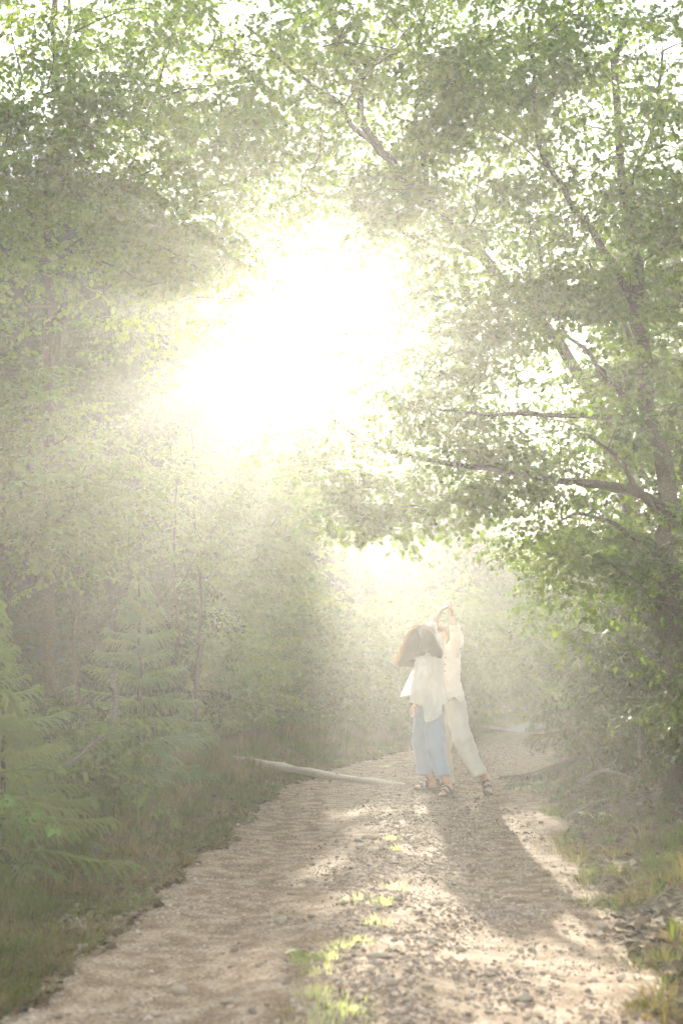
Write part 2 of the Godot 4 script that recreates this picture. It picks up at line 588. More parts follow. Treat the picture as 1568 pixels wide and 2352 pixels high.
# wrist, the way the hand points, the way the palm faces, the side the thumb leaves from (+1 or -1), how much each finger bends
func hand_solid(w: Vector3, dir: Vector3, palm: Vector3, thumb: float, bend: Array, size := 1.0) -> Soup:
	dir = dir.normalized()
	var across := dir.cross(palm).normalized() * thumb
	palm = (palm - dir * palm.dot(dir)).normalized()
	var g := Field.new(w - Vector3.ONE * 0.23, w + Vector3.ONE * 0.23, 0.004)
	g.capsule(w - dir * 0.008, w + dir * 0.010, 0.025 * size, 0.024 * size, 0.015)
	for i in 4:
		var off := across * (0.029 - 0.0195 * i) * size
		var root: Vector3 = w + dir * (0.088 - 0.006 * absf(i - 1.2)) * size + off
		g.capsule(w + dir * 0.012 + off * 0.6, root, 0.017 * size, 0.0115 * size, 0.014)
		var l: float = [0.074, 0.082, 0.076, 0.060][i] * size
		var v := (dir + across * (0.10 - 0.07 * i)).normalized()
		var p := root
		for k in 3:
			var a: float = bend[i] * [0.45, 0.75, 0.6][k]
			v = (v * cos(a) + palm * sin(a)).normalized()
			var q: Vector3 = p + v * l * [0.46, 0.30, 0.24][k]
			g.capsule(p, q, (0.0092 - 0.0009 * k) * size, (0.0086 - 0.0011 * k) * size, 0.003)
			p = q
	var t0 := w + dir * 0.022 * size + across * 0.026 * size
	var t1 := t0 + (dir * 0.6 + across * 0.75 + palm * 0.25).normalized() * 0.042 * size
	var t2 := t1 + (dir * 0.85 + across * 0.3 + palm * 0.35).normalized() * 0.032 * size
	var t3 := t2 + (dir * 0.9 + across * 0.05 + palm * 0.45).normalized() * 0.026 * size
	g.capsule(t0, t1, 0.0155 * size, 0.0115 * size, 0.012)
	g.capsule(t1, t2, 0.0112 * size, 0.0095 * size, 0.003)
	g.capsule(t2, t3, 0.0095 * size, 0.007 * size, 0.003)
	return g.soup()

# a foot standing on a sandal: heel point on the sole, heading of the toes, side of the big toe
func foot_solid(heel: Vector3, dir: Vector3, ankle: Vector3, big: float, l: float) -> Soup:
	dir = dir.normalized()
	var side := dir.cross(Vector3.UP).normalized() * big
	var up := side.cross(dir).normalized() * big
	if up.y < 0: up = -up
	var g := Field.new(heel - Vector3.ONE * 0.32, heel + Vector3.ONE * 0.34, 0.006)
	var h := heel + up * 0.034 + dir * 0.035
	g.capsule(h, h + dir * 0.02, 0.033, 0.031, 0.02)
	g.capsule(ankle, h + up * 0.045 + dir * 0.015, 0.037, 0.035, 0.03)
	g.capsule(h + up * 0.035 + dir * 0.03, heel + dir * l * 0.68 + up * 0.024 + side * 0.012, 0.034, 0.024, 0.025)
	g.capsule(h + dir * 0.03 - side * 0.008, heel + dir * l * 0.66 + up * 0.020 - side * 0.024, 0.028, 0.019, 0.025)
	for i in 5:
		var off := side * (0.030 - 0.0165 * i)
		var a := heel + dir * l * (0.72 - 0.022 * i) + off + up * 0.018
		var b := a + dir * l * (0.25 - 0.022 * i) - up * 0.005
		g.capsule(a, b, 0.013 if i == 0 else 0.010, 0.0105 if i == 0 else 0.0078, 0.006)
	return g.soup()

func sandal(parent: Node3D, origin: Vector3, heel: Vector3, dir: Vector3, l: float) -> void:
	dir = dir.normalized()
	var side := dir.cross(Vector3.UP).normalized()
	var up := side.cross(dir).normalized()
	var s := Soup.new()
	var n := 20
	var top := []
	for i in n * 2:
		var t := float(i % n) / (n - 1)
		if i >= n: t = 1.0 - t
		var w := 0.036 + 0.014 * smoothstep(0.35, 0.75, t) - 0.006 * exp(-pow((t - 0.42) / 0.15, 2))
		w *= sqrt(maxf(0.0, 1.0 - pow(absf(t - 0.5) * 2.0, 7.0))) * (1.0 - 0.12 * smoothstep(0.85, 1.0, t))
		top.append(heel + dir * lerpf(-0.012, l + 0.012, t) + side * w * (1 if i < n else -1))
	var mid := heel + dir * l * 0.5
	var levels := [0.004, -0.004, -0.022, -0.026]
	var shrink := [0.97, 1.0, 1.0, 0.97]
	for k in 4:
		for p in top: s.add(mid + (p - mid) * shrink[k] + up * levels[k] - origin)
	var m := n * 2
	for k in 3:
		for i in m: s.quad(k * m + i, k * m + (i + 1) % m, (k + 1) * m + (i + 1) % m, (k + 1) * m + i)
	var a := s.add(mid + up * 0.004 - origin)
	var b := s.add(mid - up * 0.026 - origin)
	for i in m:
		s.tri(a, (i + 1) % m, i)
		s.tri(b, 3 * m + i, 3 * m + (i + 1) % m)
	var o := obj("sandal", s.mesh(), M.sole, parent)
	for t in [0.47, 0.70]:
		s = Soup.new()
		var rise: float = 0.082 if t < 0.6 else 0.058
		for i in 13:
			var ang := PI * i / 12.0
			for e in [[-0.02, 0.0], [0.02, 0.0], [0.02, 0.004], [-0.02, 0.004]]:
				var w: float = 0.047 + e[1]
				s.add(heel + dir * (l * t + e[0]) + side * cos(ang) * w + up * (sin(ang) * (rise + e[1]) - 0.004) - origin)
		for i in 12:
			for k in 4: s.quad(i * 4 + k, i * 4 + (k + 1) % 4, i * 4 + 4 + (k + 1) % 4, i * 4 + 4 + k)
		obj("strap", s.mesh(), M.strap, o)
		s = Soup.new()
		var q: Vector3 = heel + dir * l * t + side * 0.024 + up * (rise * 0.92 + 0.006) - origin
		var ring := PackedVector3Array()
		for i in 9: ring.append(q + dir * 0.014 * cos(TAU * i / 8.0) + (side - up * 0.5).normalized() * 0.010 * sin(TAU * i / 8.0))
		tube(s, ring, taper(0.0022, 0.0022, 9), 5)
		obj("buckle", s.mesh(), M.metal, o)

# a hem, cuff or collar edge: a thin rolled band
func band(called: String, c: Vector3, axis: Vector3, r: float, wide: float, mat: Material, parent: Node3D, origin: Vector3) -> void:
	axis = axis.normalized()
	var s := Soup.new()
	var a := axis.cross(Vector3(0.3, 0.1, 0.9)).normalized()
	var b := axis.cross(a)
	var prof := [[-0.5, 0.0], [-0.42, 0.005], [0.42, 0.006], [0.5, 0.0], [0.4, -0.010], [-0.4, -0.010]]
	for i in 28:
		var t := TAU * i / 28.0
		for e in prof: s.add(c - origin + axis * e[0] * wide + (a * cos(t) + b * sin(t)) * (r + e[1] + 0.003 * sin(t * 3.0 + e[0])))
	for i in 28:
		for k in 6: s.quad(i * 6 + k, i * 6 + (k + 1) % 6, ((i + 1) % 28) * 6 + (k + 1) % 6, ((i + 1) % 28) * 6 + k)
	obj(called, s.mesh(), mat, parent)

func strands(s: Soup, roots: Array, n: int, thick: float, spread: float, stray: float) -> void:
	for i in n:
		var r: Array = roots[rng.randi() % roots.size()]
		var off := Vector3(rng.randfn(0, 1), rng.randfn(0, 1), rng.randfn(0, 1)) * spread
		var out := Vector3(rng.randfn(0, 1), rng.randfn(0, 1), rng.randfn(0, 1)) * stray
		var pts := []
		for k in r.size(): pts.append(r[k] + off * (1.0 - 0.3 * k / r.size()) + out * pow(float(k) / (r.size() - 1), 2.0))
		tube(s, curve(pts, 7), taper(thick, thick * 0.35, 8), 3)

func build_couple() -> void:
	var linen := StandardMaterial3D.new()
	linen.albedo_color = Color(0.80, 0.775, 0.73).linear_to_srgb()
	linen.roughness = 0.6
	linen.rim_enabled = true
	linen.rim = 1.0
	linen.backlight_enabled = true
	linen.backlight = Color(0.95, 0.92, 0.86).linear_to_srgb()
	linen.uv1_triplanar = true
	linen.uv1_scale = Vector3.ONE * 3.0
	linen.heightmap_enabled = true
	linen.heightmap_texture = noise_tex(256, 0.09, 3, [[0.0, Color(0, 0, 0)], [1.0, Color(1, 1, 1)]], 71)
	linen.heightmap_scale = 0.10
	var thin := linen.duplicate()
	thin.backlight = Color(1, 0.97, 0.92)
	var denim := linen.duplicate()
	denim.albedo_color = Color.WHITE
	denim.albedo_texture = noise_tex(512, 0.12, 4, [[0.2, Color(0.25, 0.31, 0.39)], [0.5, Color(0.31, 0.37, 0.45)], [0.8, Color(0.38, 0.44, 0.51)]], 77)
	denim.backlight = Color(0.5, 0.55, 0.6)
	var beige := linen.duplicate()
	beige.albedo_color = Color(0.56, 0.52, 0.45).linear_to_srgb()
	beige.backlight = Color(0.3, 0.27, 0.2).linear_to_srgb()
	var skin := StandardMaterial3D.new()
	skin.albedo_color = Color(0.56, 0.34, 0.24).linear_to_srgb()
	skin.roughness = 0.55
	skin.subsurf_scatter_enabled = true
	skin.subsurf_scatter_strength = 0.25
	var hair := StandardMaterial3D.new()
	hair.albedo_color = Color(0.075, 0.046, 0.03).linear_to_srgb()
	hair.roughness = 0.42
	hair.rim_enabled = true
	hair.rim = 0.5
	hair.backlight_enabled = true
	hair.backlight = Color(0.5, 0.38, 0.28).linear_to_srgb()
	var mass := hair.duplicate()
	mass.backlight_enabled = false
	mass.albedo_color = Color(0.085, 0.054, 0.034).linear_to_srgb()
	var light_hair := hair.duplicate()
	light_hair.backlight = Color(0.9, 0.75, 0.55)
	light_hair.albedo_color = Color(0.22, 0.14, 0.08).linear_to_srgb()
	var fair := hair.duplicate()
	fair.albedo_color = Color(0.13, 0.082, 0.048).linear_to_srgb()
	M.sole = StandardMaterial3D.new()
	M.sole.albedo_color = Color(0.07, 0.05, 0.035).linear_to_srgb()
	M.sole.roughness = 0.85
	M.strap = StandardMaterial3D.new()
	M.strap.albedo_color = Color(0.035, 0.03, 0.028).linear_to_srgb()
	M.strap.roughness = 0.5
	M.metal = StandardMaterial3D.new()
	M.metal.albedo_color = Color(0.7, 0.68, 0.62).linear_to_srgb()
	M.metal.metallic = 1.0
	M.metal.roughness = 0.3

	# ---- the one with long hair
	var base := on_ground(0.95, 15.25)
	var o := thing("person", "person with long brown hair swinging out, in loose white shirt and pale blue jeans", "person", base)
	var body := solid([
		[[655, 640, 15.32, 0.048], [640, 560, 15.30, 0.050]],
		[[560, 650, 15.22, 0.055], [640, 650, 15.30, 0.085], [690, 620, 15.38, 0.055]],
		[[640, 670, 15.31, 0.080], [650, 760, 15.29, 0.088], [645, 920, 15.27, 0.085], [625, 1080, 15.25, 0.10]],
		[[548, 655, 15.20, 0.048], [548, 880, 15.16, 0.038], [523, 1062, 15.18, 0.024]],
		[[690, 615, 15.38, 0.050], [645, 360, 15.46, 0.040], [736, 208, 15.56, 0.025]],
		[[575, 1140, 15.25, 0.085], [552, 1430, 15.35, 0.055], [612, 1710, 15.47, 0.038]],
		[[680, 1140, 15.22, 0.085], [695, 1450, 15.10, 0.056], [772, 1760, 15.02, 0.038]]], 0.012, 0.03).soup()
	var hc := pz(575, 490, 15.32)
	var hu := (pz(545, 360, 15.32) - pz(640, 600, 15.32)).normalized()
	var hf := Vector3(0.80, -0.25, -0.45).normalized()
	body.join(head_solid(hc, hf, hu, false))
	body.join(hand_solid(pz(523, 1062, 15.18), pz(502, 1150, 15.2) - pz(523, 1062, 15.18), Vector3(-0.55, 0.1, -0.75), -1.0, [0.35, 0.45, 0.5, 0.55], 0.95))
	body.join(hand_solid(pz(736, 208, 15.56), pz(792, 172, 15.60) - pz(736, 208, 15.56), Vector3(0.35, -0.9, -0.1), 1.0, [0.5, 0.4, 0.8, 1.0], 0.92))
	var ha := pz(693, 1822, 15.55)
	ha.y = height(ha.x, 15.55) + 0.045
	var da := Vector3(-1, 0, 0.08)
	body.join(foot_solid(ha, da, pz(618, 1712, 15.50), 1.0, 0.235))
	var hb := pz(828, 1790, 15.12)
	hb.y = height(hb.x, 15.1) + 0.085
	var db := Vector3(-0.50, -0.22, 0.75)
	body.join(foot_solid(hb, db, pz(776, 1752, 15.05), 1.0, 0.235))
	obj("body", body.move(-base).mesh(), skin, o)
	sandal(o, base, ha, da, 0.24)
	sandal(o, base, hb, db, 0.24)
	var f := solid([
		[[588, 1110, 15.25, 0.118], [652, 1110, 15.23, 0.120]],
		[[572, 1130, 15.25, 0.102], [545, 1400, 15.34, 0.088], [577, 1690, 15.45, 0.083], [582, 1740, 15.46, 0.083]],
		[[662, 1130, 15.22, 0.106], [688, 1470, 15.10, 0.100], [752, 1728, 15.02, 0.067], [764, 1780, 15.0, 0.066]]], 0.010, 0.025)
	f.wrinkle(folds, Vector3(7, 3, 7), 0.016)
	f.wrinkle(folds, Vector3(18, 6, 18), 0.005)
	f.cut(pz(577, 1686, 15.45), (pz(580, 1740, 15.46) - pz(577, 1686, 15.45)).normalized(), 0.2)
	f.cut(pz(752, 1725, 15.02), (pz(764, 1780, 15.0) - pz(752, 1728, 15.02)).normalized(), 0.2)
	var jeans := obj("jeans", f.soup().move(-base).mesh(), denim, o)
	var seam := Soup.new()
	tube(seam, curve([pz(528, 1290, 15.25) - base, pz(545, 1430, 15.25) - base, pz(566, 1600, 15.355) - base, pz(570, 1684, 15.365) - base], 10), taper(0.003, 0.003, 11), 4)
	obj("seam", seam.mesh(), denim, jeans)
	f = solid([
		[[580, 640, 15.24, 0.070], [640, 620, 15.30, 0.080], [692, 610, 15.38, 0.066]],
		[[640, 680, 15.30, 0.124], [645, 850, 15.27, 0.128], [622, 1000, 15.24, 0.132], [622, 1260, 15.22, 0.150]],
		[[655, 720, 15.28, 0.110], [660, 900, 15.27, 0.118], [668, 1060, 15.21, 0.130], [672, 1260, 15.17, 0.150]],
		[[690, 620, 15.38, 0.072], [668, 480, 15.42, 0.066], [640, 350, 15.46, 0.060]]], 0.010, 0.03)
	f.wrinkle(folds, Vector3(8, 2.4, 8), 0.042)
	f.wrinkle(folds, Vector3(20, 7, 20), 0.010)
	f.cut(pz(641, 352, 15.46), (pz(640, 350, 15.46) - pz(655, 420, 15.44)).normalized(), 0.085)
	var line := PackedVector3Array()
	for e in [[470, 1075], [552, 1085], [582, 1222], [640, 1208], [690, 1180], [722, 1140], [738, 1060], [790, 1040]]: line.append(pz(e[0], e[1], 15.24))
	f.hem(line)
	var shirt := obj("shirt", f.soup().move(-base).mesh(), linen, o)
	f = solid([[[572, 650, 15.20, 0.066], [553, 800, 15.12, 0.088], [532, 940, 15.10, 0.082], [516, 1046, 15.13, 0.064], [512, 1080, 15.13, 0.062]]], 0.009, 0.02)
	f.wrinkle(folds, Vector3(10, 4, 10), 0.034)
	f.wrinkle(folds, Vector3(24, 10, 24), 0.010)
	f.cut(pz(515, 1050, 15.13), (pz(512, 1080, 15.13) - pz(530, 960, 15.10)).normalized(), 0.2)
	obj("sleeve", f.soup().move(-base).mesh(), linen, shirt)
	band("cuff", pz(518, 1032, 15.13), pz(514, 1080, 15.17) - pz(530, 960, 15.15), 0.058, 0.055, linen, shirt, base)
	band("cuff", pz(643, 366, 15.455), pz(640, 350, 15.46) - pz(655, 420, 15.44), 0.062, 0.07, linen, shirt, base)
	band("collar", pz(648, 606, 15.30), pz(640, 560, 15.29) - pz(655, 660, 15.32), 0.064, 0.045, linen, shirt, base)
	# the open front blown out to the left
	var s := Soup.new()
	for j in 15:
		var v := j / 14.0
		var inner := pz(lerpf(520, 500, v), lerpf(728, 985, v), 15.26)
		var outer := pz(lerpf(488, 360, pow(v, 0.9)), lerpf(728, 986, v), lerpf(15.28, 15.52, v))
		for i in 11:
			var u := i / 10.0
			var p := inner.lerp(outer, u) + Vector3(0.0, 0.012 * sin(u * 3.0 + 1) * v, 0.035 * sin(u * 6.0 + v * 3.0) * v)
			s.add(p - base)
	for j in 14:
		for i in 10: s.quad(j * 11 + i, j * 11 + i + 1, j * 11 + i + 12, j * 11 + i + 11)
	var first := s.v.size()
	for i in first: s.add(s.v[i] + Vector3(0, 0, -0.003))
	for j in 14:
		for i in 10: s.quad(first + j * 11 + i, first + j * 11 + i + 11, first + j * 11 + i + 12, first + j * 11 + i + 1)
	obj("shirt_flap", s.mesh(), thin, shirt)
	# hair: a mass and loose strands
	f = solid([
		[[540, 452, 15.32, 0.112], [575, 470, 15.30, 0.110]],
		[[530, 450, 15.30, 0.108], [490, 560, 15.27, 0.100], [455, 640, 15.26, 0.062]],
		[[545, 500, 15.26, 0.100], [530, 590, 15.22, 0.080], [500, 650, 15.20, 0.045]],
		[[455, 560, 15.30, 0.05], [420, 640, 15.30, 0.035], [380, 680, 15.31, 0.012]],
		[[600, 460, 15.27, 0.095], [655, 540, 15.22, 0.075], [700, 600, 15.20, 0.042], [722, 640, 15.20, 0.010]]], 0.009, 0.035)
	f.wrinkle(folds, Vector3(24, 6, 24), 0.014)
	var hm := obj("hair", f.soup().move(-base).mesh(), mass, o)
	s = Soup.new()
	var roots := []
	for k in 26:
		var t := k / 25.0
		var dd := rf(15.18, 15.38)
		roots.append([pz(lerpf(430, 560, t), lerpf(440, 372, sin(t * PI * 0.5)), dd) - base, pz(lerpf(400, 530, t), lerpf(560, 540, t), dd) - base, pz(lerpf(375, 510, t), lerpf(650, 640, t), dd) - base, pz(lerpf(318, 485, t), lerpf(708, 712, t), dd) - base])
	strands(s, roots, 900, 0.0017, 0.012, 0.016)
	var fall := []
	for k in 40:
		var t := k / 39.0
		var x0 := lerpf(455, 640, t)
		fall.append([pz(lerpf(520, 590, t), 362, 15.30) - base, pz(x0, lerpf(430, 440, t), 15.20) - base, pz(lerpf(420, 640, t), 540, 15.15) - base, pz(lerpf(385, 600, t), lerpf(640, 575, t), 15.15) - base, pz(lerpf(340, 560, t), lerpf(700, 610, t), 15.19) - base])
	strands(s, fall, 900, 0.0018, 0.010, 0.008)
	var fly := Soup.new()
	var crown := []
	for k in 20:
		var t := k / 19.0
		var a := lerpf(PI * 1.0, PI * 0.05, t)
		crown.append([pz(555 + 100 * cos(a + 0.5), 462 - 104 * sin(a + 0.5), 15.37) - base, pz(550 + 112 * cos(a + 0.2), 458 - 114 * sin(a + 0.2), 15.37) - base, pz(548 + 120 * cos(a), 458 - 116 * sin(a), 15.37) - base])
	strands(fly, crown, 240, 0.0016, 0.010, 0.026)
	for k in 30:
		var t := k / 29.0
		var dd := rf(15.2, 15.38)
		crown.append([pz(lerpf(520, 440, t), lerpf(356, 430, t), dd) - base, pz(lerpf(450, 410, t), lerpf(410, 520, t), dd) - base, pz(lerpf(400, 385, t), lerpf(520, 620, t), dd) - base, pz(lerpf(370, 330, t), lerpf(620, 700, t), dd) - base])
	strands(fly, crown.slice(20), 260, 0.0016, 0.012, 0.030)
	var front := []
	for k in 14:
		var t := k / 13.0
		front.append([pz(lerpf(600, 640, t), lerpf(400, 430, t), 15.2) - base, pz(lerpf(650, 680, t), lerpf(520, 510, t), 15.15) - base, pz(lerpf(655, 735, t), lerpf(590, 585, t), 15.14) - base, pz(lerpf(625, 735, t), lerpf(612, 640, t), 15.14) - base])
	strands(s, front, 300, 0.0016, 0.011, 0.010)
	tag(obj("loose_hair", s.mesh(), hair, hm), "", "", "", "stuff")
	tag(obj("flyaway_hair", fly.mesh(), light_hair, hm), "", "", "", "stuff")

	# ---- the one with short hair
	base = on_ground(1.35, 15.75)
	o = thing("person", "bearded person with short fair-brown hair in white linen shirt and beige trousers, one arm raised", "person", base)
	body = solid([
		[[748, 640, 15.85, 0.055], [725, 540, 15.86, 0.052]],
		[[745, 620, 15.88, 0.058], [800, 620, 15.85, 0.07], [848, 612, 15.82, 0.055]],
		[[795, 670, 15.84, 0.09], [805, 850, 15.79, 0.09], [820, 1060, 15.75, 0.10]],
		[[848, 605, 15.82, 0.055], [868, 455, 15.74, 0.045], [828, 250, 15.74, 0.029]],
		[[740, 625, 15.88, 0.052], [690, 800, 15.78, 0.043], [665, 930, 15.52, 0.03]],
		[[855, 1100, 15.72, 0.095], [950, 1400, 15.56, 0.062], [1115, 1715, 15.50, 0.042]],
		[[795, 1100, 15.76, 0.09], [770, 1450, 15.90, 0.058], [818, 1770, 16.02, 0.042]]], 0.012, 0.03).soup()
	hc = pz(708, 462, 15.84)
	hu = Vector3(0.02, 1, 0.05).normalized()
	hf = Vector3(-0.78, -0.12, 0.60).normalized()
	body.join(head_solid(hc, hf, hu, true))
	body.join(hand_solid(pz(828, 250, 15.74), pz(826, 190, 15.68) - pz(828, 250, 15.74), Vector3(-0.95, 0.1, 0.2), -1.0, [1.3, 1.2, 1.2, 1.3], 1.05))
	body.join(hand_solid(pz(665, 930, 15.52), Vector3(-0.8, -0.1, 0.6), Vector3(0.5, 0, 0.8), 1.0, [0.3, 0.3, 0.35, 0.4], 1.05))
	ha = pz(1128, 1722, 15.56)
	ha.y = height(ha.x, 15.5) + 0.165
	da = Vector3(0.06, -0.50, 0.80)
	body.join(foot_solid(ha, da, pz(1116, 1712, 15.52), -1.0, 0.26))
	hb = pz(842, 1800, 16.02)
	hb.y = height(hb.x, 16.0) + 0.045
	db = Vector3(-0.95, 0, 0.2)
	body.join(foot_solid(hb, db, pz(820, 1765, 16.02), 1.0, 0.26))
	obj("body", body.move(-base).mesh(), skin, o)
	sandal(o, base, ha, da, 0.265)
	sandal(o, base, hb, db, 0.265)
	f = solid([
		[[800, 1070, 15.76, 0.125], [860, 1070, 15.72, 0.125]],
		[[858, 1090, 15.72, 0.120], [925, 1380, 15.57, 0.102], [1076, 1712, 15.46, 0.085], [1100, 1765, 15.45, 0.084]],
		[[792, 1090, 15.76, 0.110], [765, 1450, 15.90, 0.075], [800, 1765, 16.0, 0.055], [804, 1800, 16.0, 0.055]]], 0.010, 0.03)
	f.wrinkle(folds, Vector3(6, 4, 6), 0.020)
	f.wrinkle(folds, Vector3(16, 8, 16), 0.005)
	f.cut(pz(1076, 1715, 15.46), (pz(1100, 1765, 15.45) - pz(1076, 1712, 15.46)).normalized(), 0.2)
	f.cut(pz(801, 1772, 16.0), Vector3(0, -1, 0), 0.2)
	obj("trousers", f.soup().move(-base).mesh(), beige, o)
	f = solid([
		[[748, 630, 15.86, 0.085], [800, 615, 15.84, 0.095], [845, 615, 15.82, 0.078]],
		[[795, 690, 15.82, 0.125], [803, 850, 15.76, 0.122], [825, 1000, 15.72, 0.125], [838, 1130, 15.70, 0.130]],
		[[846, 625, 15.82, 0.080], [862, 520, 15.78, 0.066], [868, 455, 15.74, 0.062], [857, 360, 15.735, 0.056]],
		[[742, 635, 15.88, 0.075], [695, 800, 15.78, 0.066], [680, 870, 15.66, 0.058]]], 0.010, 0.03)
	f.wrinkle(folds, Vector3(5, 6, 5), 0.026)
	f.wrinkle(folds, Vector3(12, 18, 12), 0.007)
	f.cut(pz(856, 360, 15.735), (pz(857, 360, 15.735) - pz(868, 455, 15.74)).normalized(), 0.09)
	line = PackedVector3Array()
	for e in [[700, 1070], [752, 1060], [800, 1022], [848, 990], [880, 1020], [925, 1075], [960, 1100]]: line.append(pz(e[0], e[1], 15.6))
	f.hem(line)
	shirt = obj("shirt", f.soup().move(-base).mesh(), linen, o)
	band("cuff", pz(857, 372, 15.735), pz(857, 360, 15.735) - pz(868, 455, 15.74), 0.055, 0.05, linen, shirt, base)
	band("collar", pz(738, 572, 15.85), pz(728, 545, 15.86) - pz(748, 640, 15.85), 0.066, 0.045, linen, shirt, base)
	s = Soup.new()
	for k in 6:
		var q := pz(770 - k * 2, 640 + k * 62, 15.68) - base
		tube(s, PackedVector3Array([q, q + Vector3(-0.002, 0, 0.006)]), PackedFloat32Array([0.006, 0.005]), 8)
	obj("button", s.mesh(), M.sole, shirt)
	# hair and beard
	f = Field.new(hc - Vector3.ONE * 0.2, hc + Vector3.ONE * 0.2, 0.006)
	f.capsule(hc + hu * 0.044 - hf * 0.036, hc + hu * 0.060 + hf * 0.022, 0.082, 0.070, 0.02)
	f.capsule(hc + hu * 0.090 + hf * 0.05, hc + hu * 0.085 - hf * 0.02, 0.034, 0.040, 0.03)
	f.capsule(hc - hf * 0.060 + hu * 0.03, hc - hf * 0.062 - hu * 0.05, 0.058, 0.042, 0.03)
	f.wrinkle(folds, Vector3(40, 30, 40), 0.012)
	hm = obj("hair", f.soup().move(-base).mesh(), fair, o)
	s = Soup.new()
	var tops := []
	for k in 16:
		var a := rf(0, TAU)
		var q := hc + hu * 0.11 + (hf * cos(a) + hf.cross(hu) * sin(a)) * 0.06 - base
		tops.append([q, q + hu * 0.02 + hf * 0.01, q + hu * 0.032 + hf * 0.022])
	strands(s, tops, 160, 0.0018, 0.016, 0.014)
	tag(obj("loose_hair", s.mesh(), light_hair, hm), "", "", "", "stuff")
	f = Field.new(hc - Vector3.ONE * 0.2, hc + Vector3.ONE * 0.2, 0.006)
	var hs := hf.cross(hu).normalized()
	for e in [-1.0, 1.0]:
		f.capsule(hc + hf * 0.012 + hs * e * 0.066 + hu * 0.01, hc + hf * 0.03 + hs * e * 0.052 - hu * 0.06, 0.014, 0.022, 0.02)
		f.capsule(hc + hf * 0.03 + hs * e * 0.050 - hu * 0.06, hc + hf * 0.075 - hu * 0.092 + hs * e * 0.012, 0.022, 0.022, 0.02)
	f.wrinkle(folds, Vector3(60, 60, 60), 0.008)
	obj("beard", f.soup().move(-base).mesh(), fair, o)

# ------------------------------------------------------------------ materials
func noise_tex(size: int, freq: float, octaves: int, ramp: Array, seed_ := 1, normal := 0.0, kind := FastNoiseLite.TYPE_SIMPLEX_SMOOTH) -> NoiseTexture2D:
	var n := FastNoiseLite.new()
	n.noise_type = kind
	n.seed = seed_
	n.frequency = freq
	n.fractal_octaves = octaves
	var t := NoiseTexture2D.new()
	t.width = size
	t.height = size
	t.seamless = true
	t.noise = n
	if normal > 0:
		t.as_normal_map = true
		t.bump_strength = normal
	if ramp.size():
		var g := Gradient.new()
		g.offsets = PackedFloat32Array()
		g.colors = PackedColorArray()
		for e in ramp: g.add_point(e[0], (e[1] as Color).linear_to_srgb())
		t.color_ramp = g
	return t

func earthy(ramp: Array, freq: float, scale: float, rough: float, bump: float, seed_ := 1) -> StandardMaterial3D:
	var m := StandardMaterial3D.new()
	m.albedo_texture = noise_tex(512, freq, 6, ramp, seed_)
	m.roughness = rough
	m.metallic_specular = 0.12
	m.uv1_triplanar = true
	m.uv1_world_triplanar = true
	m.uv1_scale = Vector3.ONE * scale
	m.heightmap_enabled = true
	m.heightmap_texture = noise_tex(512, freq * 1.6, 5, [[0.0, Color(0, 0, 0)], [1.0, Color(1, 1, 1)]], seed_ + 5)
	m.heightmap_scale = bump
	return m

